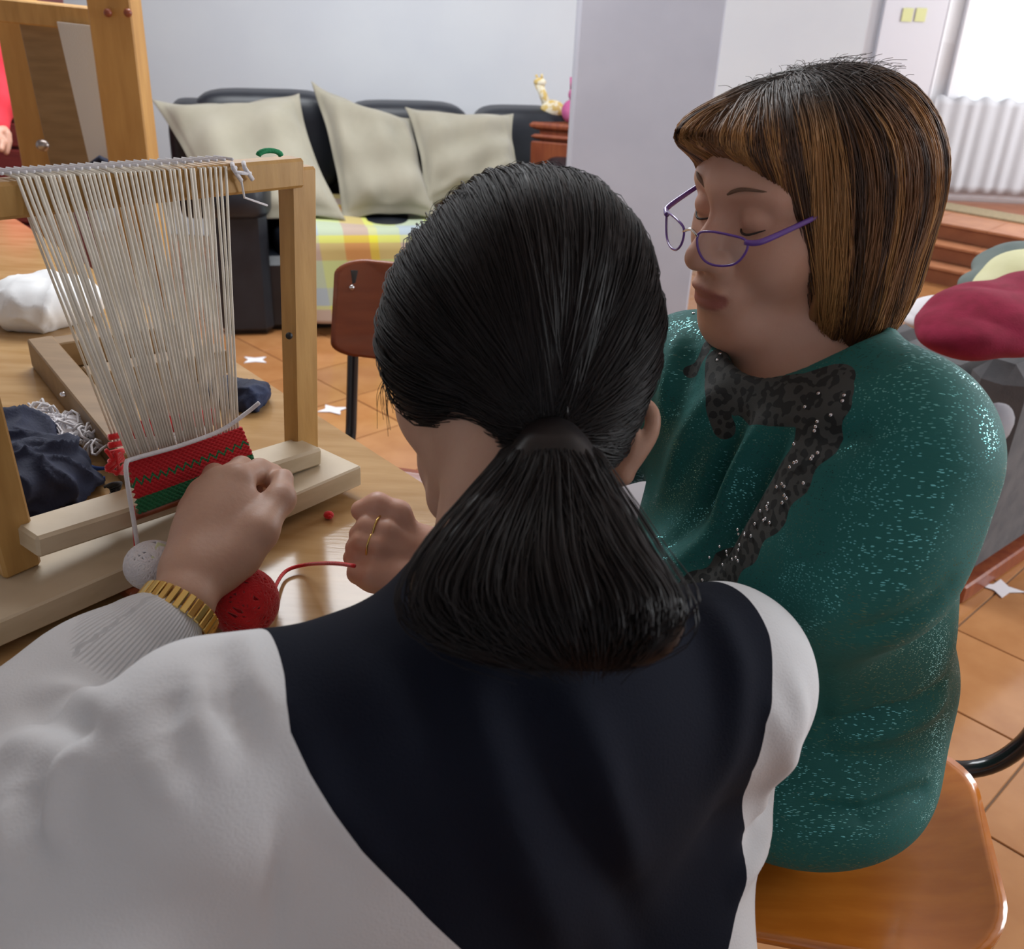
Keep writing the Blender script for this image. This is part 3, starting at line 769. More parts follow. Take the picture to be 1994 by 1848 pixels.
# tie strings over the top bar
mt_ = MB()
for (xa_, ya_, xb2, yb2) in ((452, 322, 470, 352), (474, 320, 492, 350), (458, 330, 488, 338)):
    mt_.tube([lo_(xa_, ya_ - 4, -.034), lo_(xa_ + 2, ya_ + 6, -.027), lo_(xb2, yb2, -.028)], .0022, 6)
mt_.tube([lo_(470, 352, -.028), lo_(476, 385, -.03), lo_(520, 400, -.04)], .0012, 5)
mt_.build('tie_string', M['whiteyarn'], loom, True)
mtt = MB()
for k in range(30):
    t = k / 29; c_ = lo_(0 + 450 * t, 352 - 30 * t, -.034) - ln * .012 + A(0, 0, .005)
    mtt.tube([c_ - ln * .014, c_ + ln * .010 + lf * .004], .0016, 5)
stuff(mtt.build('warp_wraps', M['whiteyarn'], loom, True))

# ================================================================ THINGS ON THE TABLE
def yarnball(name, c, r, m, label, n=70, yr=.0016, seed=1, sq=(1, 1, 1)):
    t_ = thing(name, c - A(0, 0, r * sq[2]), label, 'yarn ball'); rr = np.random.RandomState(seed); mb = MB()
    MB().ball(c, (r * .93 * sq[0], r * .93 * sq[1], r * .93 * sq[2])).build('core', m, t_, True)
    for _ in range(n):
        q, _r = np.linalg.qr(rr.normal(size=(3, 3))); a, b, ax_ = q[0], q[1], q[2]; off = rr.uniform(-.55, .55)
        rad = r * math.sqrt(1 - off * off); pts = [c + (ax_ * off * r + rad * (math.cos(u) * a + math.sin(u) * b)) * A(*sq) for u in np.linspace(0, 6.283, 26)[:-1]]
        mb.tube(pts, yr, 5, closed=True)
    stuff(mb.build('wound_yarn', m, t_, True)); return t_
rb = Z(474, 1240, TZ); yarnball('red_yarn_ball', A(rb[0], rb[1] + .012, TZ + .031), .031, M['redyarn'], 'ball of bright red yarn on the table beside the wristwatch', 80, .0016, 2)
ya = [(528, 1172, .020), (540, 1135, .010), (560, 1110, .006), (600, 1099, .012), (650, 1097, .05), (690, 1102, .075)]
o = MB().tube([Z(x, y, TZ + z) for x, y, z in ya], .0020, 7, smoothn=8).build('red_strand', M['redyarn'], None, True)
tag(o, 'red yarn strand running from the red ball to the fist', 'yarn')
c = Z(640, 1003, TZ + .005); o = MB().ball(c, (.006, .005, .005)).tube([c, c + A(.003, -.006, .0)], .0025, 6).build('yarn_scrap', M['redyarn'], None, True); tag(o, 'tiny red yarn scrap on the bare table', 'yarn')
c = Z(300, 1112, PT + .016)
wyb = yarnball('white_yarn_ball', A(c[0], c[1], PT + .022), .024, M['whiteyarn'], 'ball of white yarn on the pale base plank of the small loom', 60, .0016, 5, (1.05, 1.0, .9))
MB().box(A(c[0], c[1], PT + .022) + A(.014, -.004, .016), [nrm(A(1, .2, -.5)), nrm(A(0, 1, .3)), nrm(A(.5, -.2, 1))], (.010, .010, .0012), .0008).build('paper_band', mat('band_paper', (.62, .66, .42), .7), wyb)
def crumple(name, m, label, cat, pts, amp, h=.004, seed=1, sc=70):
    s = Sdf()
    for p, r in pts: s.ell(p, np.eye(3), r, .025)
    V, Q = nets(s, *s.bounds(), h); g = grad(s, V)
    W_ = V + .006 * np.stack([vnoise(V, 60, seed + k) for k in range(3)], 1); d = np.clip(1 - np.abs(vnoise(W_, sc, seed)) * 1.6, 0, 1) ** 2 * amp + np.clip(1 - np.abs(vnoise(W_, sc * 2.3, seed + 9)) * 1.6, 0, 1) ** 2 * amp * .5
    V = V + g * d[:, None] * A(1, 1, .8); V[:, 2] = np.maximum(V[:, 2], TZ + .0005)
    o = meshq(name, V, Q, m); tag(o, label, cat); return o
q1 = Z(80, 880, TZ + .02); q2 = Z(30, 900, TZ + .02); q3 = Z(130, 905, TZ + .02)
crumple('navy_cloth', M['navy'], 'crumpled navy blue cloth on the table left of the weaving', 'cloth', [(A(*Z(40, 925, TZ + .03)), (.060, .060, .032)), (A(*Z(105, 925, TZ + .02)), (.038, .045, .022)), (A(*Z(15, 860, TZ + .03)), (.05, .05, .03))], .014, .003, 4, 62)
b_ = MB().tube([Z(110, 950, TZ + .006), Z(160, 938, TZ + .006), Z(205, 932, TZ + .006)], [.006, .005, .003], 8, smoothn=5).tube([Z(160, 905, TZ + .006), Z(185, 912, TZ + .008), Z(205, 912, TZ + .008)], [.004, .003, .002], 8, smoothn=4).build('blue_ribbon', M['blue'], None, True)
tag(b_, 'blue ribbon ends trailing from the navy cloth', 'ribbon')
# white looped yarn heap
mw = MB()
for k in range(60):
    x = random.uniform(70, 200); y = 795 + (x - 60) * .38 + random.uniform(-10, 34); c = Z(x, y, TZ + random.uniform(.006, .03)); a = random.uniform(0, 6.28); r = random.uniform(.006, .013)
    mw.tube([c + A(r * math.cos(a + t), r * 1.3 * math.sin(a + t), .006 * math.sin(2 * t)) for t in np.linspace(0, 5.5, 9)], .0017, 5)
MBc = MB().ball(A(*Z(125, 838, TZ + .010)), (.035, .04, .014)).build('yarn_heap_core', M['whiteyarn'], None, True)
wh = thing('white_yarn_heap', Z(130, 840, TZ), 'tangled heap of white looped yarn behind the navy cloth', 'yarn'); keep(MBc, wh); stuff(mw.build('yarn_loops', M['whiteyarn'], wh, True))
crumple('navy_scrap', M['navy'], 'small dark blue cloth scrap on the table behind the warp threads', 'cloth', [(A(*Z(440, 760, TZ + .012)), (.045, .03, .014)), (A(*Z(485, 775, TZ + .012)), (.022, .03, .018))], .007, .003, 8, 90)
crumple('white_bag', M['bag'], 'white plastic bag bundle at the far left of the table', 'bag', [(A(*Z(75, 590, TZ + .035)), (.075, .07, .045)), (A(*Z(125, 585, TZ + .03)), (.06, .06, .035)), (A(*Z(35, 592, TZ + .02)), (.04, .04, .022))], .008, .006, 3, 40)
# brown wooden frame lying behind
wf = thing('lying_board_frame', Z(140, 760, TZ), 'brown wooden board frame lying on the table behind the warp', 'board')
pA, pB = Z(52, 660, TZ + .045), Z(235, 885, TZ + .045)
bd = nrm(pB - pA); bn = np.cross(A(0, 0, 1), bd); bn = bn if bn[0] > 0 else -bn
V, Fc = obox((pA + pB) / 2 + bn * .018 + A(0, 0, -.022), [bd, bn, A(0, 0, 1)], (np.linalg.norm(pB - pA) / 2, .018, .022), .002); keep(mesh('side_board', V, Fc, M['board']), wf)
V, Fc = obox(pA + bn * .13 + bd * .02 + A(0, 0, -.022), [bn, bd, A(0, 0, 1)], (.10, .018, .020), .002); keep(mesh('end_board', V, Fc, M['board']), wf)
V, Fc = obox(pB * .35 + pA * .65 + bn * .14 + A(0, 0, -.022), [bn, bd, A(0, 0, 1)], (.10, .02, .018), .002); keep(mesh('cross_board', V, Fc, M['board']), wf)
MB().ball((pA * .55 + pB * .45) + A(0, 0, -.015) - bn * .001, (.006, .006, .004)).build('screw', M['chrome'], wf, True)
gr = MB().tube([lo_(507 + 22 * math.cos(t) + 18, 303 - 10 * math.sin(t), -.02) for t in np.linspace(0, 3.14, 9)], .0028, 6).build('green_string', M['greenyarn'], loom, True)
gr['label'] = 'dark green string looped over the bar'
# paper scraps on the floor; the star is a tile reflection made as a white cutout
for k, (x, y, a, lab) in enumerate(((1950, 1145, .5, 'white star-shaped reflection made as a flat cutout on the tiles by the grey armchair'), (497, 700, .2, 'white paper scrap on the tiles just past the table edge'), (648, 797, -.2, 'small white paper scrap beside the black chair tube'))):
    c = Z(x, y, .004); n = 8; pts = [(c[0] + (.045 if i % 2 else .02) * math.cos(a + i * .785) * 1.3, c[1] + (.045 if i % 2 else .02) * math.sin(a + i * .785)) for i in range(n)]
    o = mesh('scrap_or_glint', *prism(pts, .002, .0035), M['whitecloth']); tag(o, lab, 'paper')

# ================================================================ CHAIRS
def chair(name, seat_c, back_dir, label, wood, group, seat_w=.40, seat_d=.37, lean=.2, seat_z=.45):
    """plywood seat and back on a bent black tube frame; back_dir points from the seat to the backrest"""
    b = nrm(A(*back_dir, 0)); s = np.cross(A(0, 0, 1), b); c = A(*seat_c, 0)
    t = thing(name, c, label, 'chair', group)
    def Q(a, l, z): return c + b * a + s * l + A(0, 0, z)
    # curved seat
    n, mm_ = 18, 18; V = []
    outline = [(x, y) for x, y in rrect(0, 0, 2, 2, .55, 10)]
    rings = [0, .3, .6, .82, .94, 1.0]
    for side in (0, 1):
        for rg in rings:
            for (x, y) in outline:
                X, Y_ = x * rg, y * rg
                z = seat_z - .012 * (1 - X * X) * (1 - Y_ * Y_) - .014 * max(0, -X - .55) + .018 * max(0, X - .5) ** 2 * 3
                taper = 1 - .05 * X
                V.append(Q(X * seat_d / 2, Y_ * seat_w / 2 * taper, z - (.011 if side else 0)))
    k = len(outline); R_ = len(rings); Fc = []
    for side in (0, 1):
        for r in range(R_ - 1):
            for i in range(k):
                q = tuple(side * R_ * k + w for w in (r * k + i, (r + 1) * k + i, (r + 1) * k + (i + 1) % k, r * k + (i + 1) % k)); Fc.append(q if side == 0 else q[::-1])
    for i in range(k): Fc.append(((R_ - 1) * k + i, (2 * R_ - 1) * k + i, (2 * R_ - 1) * k + (i + 1) % k, (R_ - 1) * k + (i + 1) % k))
    so = keep(mesh('seat', V, Fc, wood, None, True), t)
    # backrest, gently curved
    V = []; outl = rrect(0, 0, 2, 2, .3, 8)
    for side in (0, 1):
        for rg in rings:
            for (x, y) in outl:
                X, Y_ = x * rg, y * rg
                V.append(Q(seat_d / 2 + .05 + lean * .12 * Y_ + .09 * lean * 2 - .028 * X * X + (.010 if side else 0) + .02, X * .19, seat_z + .30 + Y_ * .09))
    k = len(outl); Fc = []
    for side in (0, 1):
        for r in range(R_ - 1):
            for i in range(k):
                q = tuple(side * R_ * k + w for w in (r * k + i, (r + 1) * k + i, (r + 1) * k + (i + 1) % k, r * k + (i + 1) % k)); Fc.append(q[::-1] if side == 0 else q)
    for i in range(k): Fc.append(((R_ - 1) * k + i, (R_ - 1) * k + (i + 1) % k, (2 * R_ - 1) * k + (i + 1) % k, (2 * R_ - 1) * k + i))
    keep(mesh('backrest', V, Fc, wood, None, True), t)
    for sg in (-1, 1):
        l = sg * .155
        MB().tube([Q(-.20, l, .0), Q(-.165, l, .30), Q(-.155, l, seat_z - .05), Q(-.12, l, seat_z - .024), Q(0, l, seat_z - .024), Q(.12, l, seat_z - .024), Q(seat_d / 2 + .01, l, seat_z - .018),
                   Q(seat_d / 2 + .055, l, seat_z + .03), Q(seat_d / 2 + .075, l, seat_z + .12), Q(seat_d / 2 + .115, l, seat_z + .37)], .0115, 12, smoothn=6).build('side_tube', M['black_metal'], t, True)
        MB().tube([Q(.02, l, seat_z - .03), Q(.10, l, .25), Q(.20, l * 1.05, 0)], .0115, 12, smoothn=5).build('leg', M['black_metal'], t, True)
        for z in (.26, .34): MB().ball(Q(seat_d / 2 + .078 + lean * .09, l, seat_z + z), (.006, .006, .006)).build('rivet', M['chrome'], t, True)
    MB().tube([Q(-.155, -.155, seat_z - .05), Q(-.155, .155, seat_z - .05)], .009, 10).build('crosstube', M['black_metal'], t, True)
    return t
sr = [Z(x, y, .45) for x, y in ((1850, 1470), (1940, 1600), (1955, 1720), (1930, 1830), (1425, 1800))]
GR = 'plywood and black tube chairs'
chair('school_chair', (.385, .855), (.976, -.217), 'orange plywood chair with black tube frame under the woman in green', M['orange_ply'], GR, .37, .375)
cb_ = P(760, 620, 1.95)
chair('school_chair', (cb_[0] + .035, 1.52 + .02), (.18, 1.0), 'red-brown plywood chair behind the far edge of the table', M['red_ply'], GR, .38, .36, seat_z=.43)
cc_ = Z(1992, 1850, .45)
chair('school_chair', (cc_[0] + .25, cc_[1] - .19), (.5, -.86), 'orange plywood chair just entering the bottom right corner', M['orange_ply'], GR)
chair('school_chair', (.01, .50), (.40, -.91), 'chair hidden under the woman in the white and navy sweater', M['orange_ply'], GR, seat_z=.43)

# ================================================================ GREY ARMCHAIR WITH CLOTHES (right edge)
ab = Z(1890, 1165, 0); ad = nrm(Z(1994, 1092, 0) - ab); an = np.cross(A(0, 0, 1), ad); an = an if an @ A(-1, 1, 0) > 0 else -an
arm = thing('armchair', tuple((ab + ad * .4 + an * .35)), 'grey upholstered armchair heaped with folded clothes at right', 'armchair')
def abox(name, a0, a1, b0, b1, c0, c1, m, bev=.02):
    V, Fc = obox(ab + ad * (a0 + a1) / 2 + an * (b0 + b1) / 2 + A(0, 0, (c0 + c1) / 2), [ad, an, A(0, 0, 1)], ((a1 - a0) / 2, (b1 - b0) / 2, (c1 - c0) / 2), bev); return keep(mesh(name, V, Fc, m), arm)
abox('wood_rail', -.05, .85, .0, .7, 0, .05, M['cabinet'], .005)
abox('side_panel', -.05, .85, .01, .14, .05, .60, M['greyfab'], .04)
abox('side_panel', -.05, .85, .58, .70, .05, .40, M['greyfab'], .04)
abox('seat_base', -.04, .80, .14, .36, .05, .56, M['greyfab'], .03)
abox('back_panel', .66, .85, .02, .40, .05, .56, M['greyfab'], .05)
kn = plane(1930, 830, ab + an * .0, an)
o = MB().ball(kn, (.075, .035, .05), [ad, an, A(0, 0, 1)]).build('bolster', M['greyrub'], arm, True)
def heap(name, m, label, cat, ctl, r, seed, amp=.006, h=.006, k=.05):
    s = Sdf(); s.chain(ctl, r, k) if not isinstance(ctl[0], tuple) else None
    if isinstance(ctl[0], tuple):
        for p, rr, ax_ in ctl: s.ell(p, ax_, rr, k)
    V, Q = nets(s, *s.bounds(), h); V = V + grad(s, V) * (np.abs(vnoise(V, 35, seed)) * amp)[:, None]
    o = meshq(name, V, Q, m); tag(o, label, cat); return o
E3 = [A(1, 0, 0), A(0, 1, 0), A(0, 0, 1)]
AX = [ad, an, A(0, 0, 1)]
m1 = P(1935, 628, 1.86)
heap('maroon_fleece', M['maroon'], 'maroon fleece garment draped over the grey armchair', 'garment', [(P(1900, 640, 1.84), (.10, .11, .035), AX), (P(1960, 610, 1.88), (.13, .13, .048), AX), (P(1850, 655, 1.8), (.05, .05, .02), AX), (P(2080, 600, 1.95), (.15, .15, .07), AX)], 0, 3)
heap('white_shirt', M['whitecloth'], 'white shirt folded beneath the maroon fleece', 'garment', [(P(1822, 618, 1.93), (.075, .05, .016), AX), (P(1880, 600, 1.98), (.10, .07, .014), AX), (P(2030, 540, 2.05), (.13, .07, .02), AX)], 0, 5, .003)
heap('yellow_shirt', M['yellow'], 'pale yellow garment behind the maroon fleece', 'garment', [(P(1965, 555, 2.06), (.07, .06, .03), AX), (P(2010, 530, 2.1), (.10, .08, .045), AX), (P(1930, 580, 2.03), (.04, .04, .015), AX)], 0, 7, .003)
heap('grey_jacket', M['tealgrey'], 'grey-green jacket at the back of the clothes heap', 'garment', [(P(1920, 560, 2.15), (.05, .06, .035), AX), (P(1965, 525, 2.2), (.07, .08, .04), AX), (P(2020, 510, 2.2), (.10, .08, .04), AX)], 0, 9, .003)

# ================================================================ PEOPLE
def tubes(paths, rad, n=3):
    """many thin hairs at once: paths (S,N,3), rad (S,N)"""
    P_ = np.asarray(paths, float); S, N, _ = P_.shape; T = np.gradient(P_, axis=1); T /= np.linalg.norm(T, axis=2)[..., None] + 1e-9
    ref = np.array([.31, .22, .92]); a = np.cross(T, ref); a /= np.linalg.norm(a, axis=2)[..., None] + 1e-9; b = np.cross(T, a)
    V = np.stack([P_ + rad[..., None] * (math.cos(2 * math.pi * k / n) * a + math.sin(2 * math.pi * k / n) * b) for k in range(n)], 2)   # S,N,n,3
    s = np.arange(S)[:, None, None] * N * n; i = np.arange(N - 1)[None, :, None] * n; k = np.arange(n)[None, None, :]; k2 = (k + 1) % n
    Q = np.stack([s + i + k, s + i + k2, s + i + n + k2, s + i + n + k], -1).reshape(-1, 4)
    return V.reshape(-1, 3), Q
def slerp(a, b, t):
    a = a / np.linalg.norm(a, axis=-1)[..., None]; b = b / np.linalg.norm(b, axis=-1)[..., None]
    w = np.arccos(np.clip((a * b).sum(-1), -.9999, .9999))[..., None]
    return (np.sin((1 - t) * w) * a + np.sin(t * w) * b) / np.sin(w)
def radial(f, c, D, lo=.03, hi=.24):
    """distance from c to the surface of f along unit directions D (outermost crossing)"""
    sh = D.shape[:-1]; D = D.reshape(-1, 3); ts = np.linspace(hi, lo, 26); v = np.stack([f(c + D * t) for t in ts], 1) < 0
    i = np.argmax(v, 1); i = np.where(v.any(1), i, len(ts) - 1); a = ts[np.maximum(i - 1, 0)]; b = ts[i]
    for _ in range(9):
        m = (a + b) / 2; ins = f(c + D * m[:, None]) < 0; b = np.where(ins, m, b); a = np.where(ins, a, m)
    return ((a + b) / 2).reshape(sh)

class Head:
    """face axes: X forward, Y to the person's left, Z up; origin between the ears"""
    def __init__(s, c, Fw, Lf, Up): s.c = A(*c); s.R = np.array([nrm(Fw), nrm(Lf), nrm(Up)])
    def w(s, x, y, z): return s.c + A(x, y, z) @ s.R
    def l(s, p): return (p - s.c) @ s.R.T
def cam2w(v): return W @ A(*v)
def face_ops(S, h):
    ax = list(h.R); E = lambda x, y, z, r, k=.02, sub=False: S.ell(h.w(x, y, z), ax, r, k, sub)
    Cc = lambda p, q, a, b, k=.015, sub=False: S.cap(h.w(*p), h.w(*q), a, b, k, sub)
    E(-.010, 0, .026, (.094, .074, .074)); E(.030, 0, -.015, (.062, .062, .085), .03)
    for s_ in (1, -1):
        Cc((-.005, s_ * .050, -.058), (.066, s_ * .012, -.098), .018, .018, .025)
        E(.050, s_ * .036, -.034, (.030, .027, .030), .03)
        Cc((.082, s_ * .006, .026), (.066, s_ * .046, .024), .010, .009, .018)
    E(.076, 0, -.100, (.018, .020, .016), .02)
    Cc((.087, 0, .010), (.110, 0, -.026), .0075, .0105, .014); E(.111, 0, -.031, (.012, .012, .010), .008)
    for s_ in (1, -1): E(.099, s_ * .0125, -.035, (.011, .008, .008), .007)
    E(.088, 0, -.066, (.016, .028, .024), .02)
    for s_ in (1, -1): E(.098, s_ * .033, .004, (.018, .022, .014), .018, True)
    for s_ in (1, -1): E(.0735, s_ * .032, .003, (.0135, .0150, .0125), .005)
    E(.1005, 0, -.0600, (.0085, .021, .0055), .006); E(.0985, 0, -.0735, (.0085, .018, .0065), .006)
    Cc((.110, -.019, -.0675), (.110, .019, -.0675), .0022, .0022, .004, True)
    Cc((.112, 0, -.040), (.112, 0, -.050), .003, .004, .006, True)
    for s_ in (1, -1): Cc((.106, s_ * .006, -.046), (.106, s_ * .006, -.040), .0035, .003, .003, True)
def ear(h, s_, skin, parent, dz=0.0, dx=0.0, dy=0.0):
    S = Sdf(); w = lambda x, z, o=0: h.w(x + dx, s_ * (.076 + o + dy), z + dz)
    pts = [w(.010, -.006, .0), w(.012, .014, .003), w(.002, .030, .009), w(-.016, .031, .016), w(-.027, .018, .019), w(-.026, .0, .017), w(-.016, -.016, .011), w(-.004, -.028, .006)]
    pts = list(spline(pts, 3)); S.chain(pts, [.0052] * len(pts), .004)
    S.cap(w(.0, -.024, .004), w(-.004, -.032, .005), .0075, .0065, .006); S.ell(w(-.008, .004, .004), list(h.R), (.017, .006, .026), .008)
    S.cap(w(.008, -.004, .004), w(-.004, .016, .008), .004, .003, .004)
    V, Q = nets(S, *S.bounds(), .0022); return keep(meshq('ear', V, Q, skin), parent)
def finger(S, pts, rs, k=.006): S.chain([A(*p) for p in pts], rs, k)
def seam_mask(V, pts, w): D, T = polydist(V, pts); return D, T

# ------------------------------------------------ woman in front (seen from behind)
w1 = thing('person', (.02, .45, 0), 'woman from behind with black ponytail, white and navy sweater, reaching to the loom', 'person')
sL, sR_ = P(410, 1475, .60), P(1402, 1318, .76)
c7 = P(1035, 1215, .665)
eL = P(-130, 1745, .68); wL = P(356, 1176, .84)
eR = P(1368, 1590, .88); wR = P(1000, 1300, 1.05)
acr = nrm(sR_ - sL); dwn = nrm(A(.0, -.06, -1)); bk = nrm(np.cross(acr, dwn)); bk = bk if bk[1] < 0 else -bk; dwn = nrm(np.cross(bk, acr)); dwn = dwn if dwn[2] < 0 else -dwn
TA = [acr, bk, dwn]
mid = (sL + sR_) / 2
hF = cam2w(nrm((-.58, .34, .76))); hA = cam2w((.26, -1, -.05)); hU = nrm(hA - (hA @ hF) * hF); hL = np.cross(hU, hF)
h1 = Head(P(985, 690, .775), hF, hL, hU)
B1 = Sdf(); face_ops(B1, h1)
B1.cap(h1.w(-.025, 0, -.06), c7 + dwn * .02 - bk * .035, .056, .062, .03)
B1.cap(sL * .8 + mid * .2, sR_ * .8 + mid * .2, .048, .048, .04); B1.ell(mid + dwn * .16 - bk * .01, TA, (.145, .085, .19), .05); B1.ell(mid + dwn * .42 - bk * .0, TA, (.13, .085, .16), .05)
B1.chain([sL, eL, wL], [.040, .036, .025], .02); B1.chain([sR_, eR, wR], [.040, .036, .025], .02)
# left hand pinching the yarn
HD = [P(356, 1176, .84), P(372, 1120, .862), P(430, 1010, .90)]
B1.chain([wL, HD[1]], [.025, .027], .01)
hax = nrm(P(420, 960, .915) - HD[1]); hs_ = nrm(P(490, 1010, .905) - P(370, 1000, .905)); hn_ = np.cross(hax, hs_)
B1.ell(P(424, 1035, .895), [hax, hs_, hn_], (.060, .040, .0185), .022)
B1.cap(P(385, 1110, .87), P(470, 1085, .885), .020, .016, .02)
mcp = [P(462, 935, .925), P(428, 940, .932), P(396, 962, .934), P(376, 998, .93)]
for p in mcp: B1.cap(HD[1], p, .017, .0145, .014)
finger(B1, [mcp[0], P(505, 917, .965), P(530, 926, .975), P(536, 944, .962)], [.0140, .0115, .0105, .0092])
finger(B1, [mcp[1], P(470, 912, .985), P(505, 945, .995), P(500, 962, .975)], [.0138, .0115, .0105, .0090])
finger(B1, [mcp[2], P(418, 925, .985), P(455, 975, 1.0), P(478, 990, .985)], [.0132, .0110, .0100, .0088])
finger(B1, [mcp[3], P(380, 975, .975), P(405, 1015, .99), P(430, 1030, .975)], [.0120, .0098, .0090, .0080])
finger(B1, [P(430, 1105, .875), P(505, 1035, .895), P(546, 972, .93), P(552, 932, .955)], [.0175, .0155, .0125, .0098], .012)
# right hand (hidden in front of her)
B1.ell(wR + nrm(wR - eR) * .05, [nrm(wR - eR), A(0, 0, 1), np.cross(nrm(wR - eR), A(0, 0, 1))], (.05, .036, .016), .02)
for k in range(4): 
    b0 = wR + nrm(wR - eR) * .085 + A(0, 0, .027 - .018 * k); finger(B1, [b0, b0 + A(-.02, .02, -.01), b0 + A(-.03, .03, -.03)], [.009, .0085, .0075])
finger(B1, [wR + nrm(wR - eR) * .03 + A(0, 0, .03), wR + nrm(wR - eR) * .06 + A(-.01, .0, .05), wR + nrm(wR - eR) * .09 + A(-.02, .01, .05)], [.011, .010, .008])
V, Q = nets(B1, *B1.bounds(), .0034)
D, _ = polydist(V, [h1.w(.105, -.018, -.067), h1.w(.109, 0, -.066), h1.w(.105, .018, -.067)])
body1 = keep(meshq('body', V, Q, M['skinw']), w1)
el_ = h1.l(P(1222, 852, .785)); ear(h1, -1, M['skinw'], w1, el_[2], el_[0] + .010, abs(el_[1]) - .082); ear(h1, 1, M['skinw'], w1)
MB().ball(P(1204, 934, .785), .0035).build('earring', M['gold'], w1, True)
# nails
def nail(p, d, n, r=(.0055, .0045, .0012), parent=None, m=M['lip']):
    f = nrm(d); n = nrm(n - (n @ f) * f); MB().ball(p, r, [f, np.cross(n, f), n], 10, 6).build('fingernail', m, parent, True)
NM = mat('fingernail', (.62, .36, .28), .25)
nail(P(552, 930, .946), P(552, 920, .95) - P(550, 940, .94), -ray(552, 930), parent=w1, m=NM)

# sweater
C1 = Sdf()
C1.cap(sL, sR_, .066, .066, .05); C1.ell(mid + dwn * .02 + bk * .005, TA, (.17, .085, .10), .06)
C1.ell(mid + dwn * .17 + bk * .0, TA, (.175, .115, .22), .07); C1.ell(mid + dwn * .42, TA, (.165, .115, .20), .06)
C1.cap(c7 - dwn * .0 - bk * .03, c7 + dwn * .06 - bk * .01, .070, .085, .05)
C1.chain([sL + dwn * .012, eL], [.070, .062], .04); C1.chain([eL, P(60, 1470, .745), P(190, 1345, .79), wL * .84 + eL * .16], [.062, .060, .052, .041], .03)
C1.chain([sR_, eR], [.064, .047], .04); C1.chain([eR, wR * .9 + eR * .1], [.046, .038], .03)
C1.cap(P(1310, 1690, .80), P(1290, 1930, .77), .062, .075, .06)
C1.ell(mid + dwn * .50 + acr * .055, TA, (.165, .12, .22), .06); C1.ell(mid + dwn * .52 + acr * .12, TA, (.13, .11, .20), .05); C1.cap(P(230, 1690, .66), P(120, 1960, .62), .10, .11, .06)
C1.ell(mid * .55 + sL * .45 + dwn * .20, TA, (.10, .09, .16), .08); C1.ell(mid * .3 + sL * .7 + dwn * .40, TA, (.14, .12, .22), .08)
V, Q = nets(C1, *C1.bounds(), .0042)
FL = [([(395, 1330), (385, 1400), (420, 1480)], .007, .010), ([(340, 1345), (350, 1420)], -.005, .010), ([(440, 1290), (450, 1370), (480, 1440)], -.006, .010), ([(470, 1245), (488, 1330), (520, 1400)], .006, .009),
      ([(290, 1465), (320, 1520), (340, 1560)], .005, .010), ([(175, 1440), (135, 1490), (125, 1560)], .006, .010), ([(110, 1530), (95, 1600), (122, 1640)], .006, .010), ([(20, 1560), (30, 1640), (10, 1710)], .007, .012),
      ([(70, 1520), (60, 1590), (70, 1660)], -.006, .012), ([(95, 1345), (150, 1360), (215, 1395)], .007, .011), ([(70, 1385), (130, 1400), (200, 1425)], -.007, .010), ([(15, 1450), (80, 1450)], .005, .012), ([(541, 1600), (535, 1720), (528, 1840)], -.0025, .005), ([(560, 1400), (640, 1560), (760, 1700)], .004, .012),
      ([(1500, 1380), (1530, 1480), (1480, 1600)], .005, .010), ([(1540, 1500), (1500, 1560), (1450, 1640)], -.006, .008), ([(1520, 1580), (1470, 1660), (1430, 1730)], .006, .009), ([(1545, 1330), (1550, 1430)], .004, .010),
      ([(900, 1400), (980, 1600), (1100, 1840)], .006, .016), ([(1000, 1370), (1120, 1560), (1250, 1840)], -.006, .014), ([(1120, 1380), (1180, 1560), (1230, 1700)], .006, .014), ([(1380, 1180), (1430, 1300), (1400, 1500)], .006, .014), ([(760, 1260), (860, 1400), (960, 1660)], -.005, .014)]
V = folds(V, C1, FL)
g = grad(C1, V, 1e-3); V = V + g * (vnoise(V, 26, 5) * .0022 + vnoise(V, 70, 6) * .0006)[:, None]
# navy panel: seams laid on the back, stored as a signed distance in the plane of the back
def tl(p): q = (p - mid); return np.stack([q @ acr, q @ dwn], -1)
Lp = [(545, 1292), (548, 1340), (560, 1410), (598, 1492), (645, 1570), (700, 1645), (765, 1720), (830, 1785), (900, 1850), (960, 1900)]
Rp = [(1380, 1925), (1412, 1848), (1440, 1740), (1452, 1620), (1462, 1500), (1484, 1400), (1502, 1300), (1496, 1235), (1475, 1185)]
hitp = lambda q: tl(hit(C1, *q))
pg = [hitp(q) for q in Lp] + [hitp(q) for q in Rp]; pg = np.array(pg)
pg = np.vstack([[pg[0] + [.03, -.16]], [pg[0] + [.002, -.03]], pg, [pg[-1] + [.02, -.10]]])
def polysd(p, poly):
    d = np.full(len(p), 9.0); ins = np.zeros(len(p), bool); n = len(poly)
    for i in range(n):
        a, b = poly[i], poly[(i + 1) % n]; e = b - a; w = p - a; t = np.clip(w @ e / (e @ e), 0, 1)
        d = np.minimum(d, np.linalg.norm(w - t[:, None] * e, axis=1))
        c = (a[1] > p[:, 1]) != (b[1] > p[:, 1]); x = a[0] + (p[:, 1] - a[1]) / np.where(b[1] == a[1], 1e-9, b[1] - a[1]) * e[0]; ins ^= c & (p[:, 0] < x)
    return np.where(ins, d, -d)
pan = polysd(tl(V), pg)
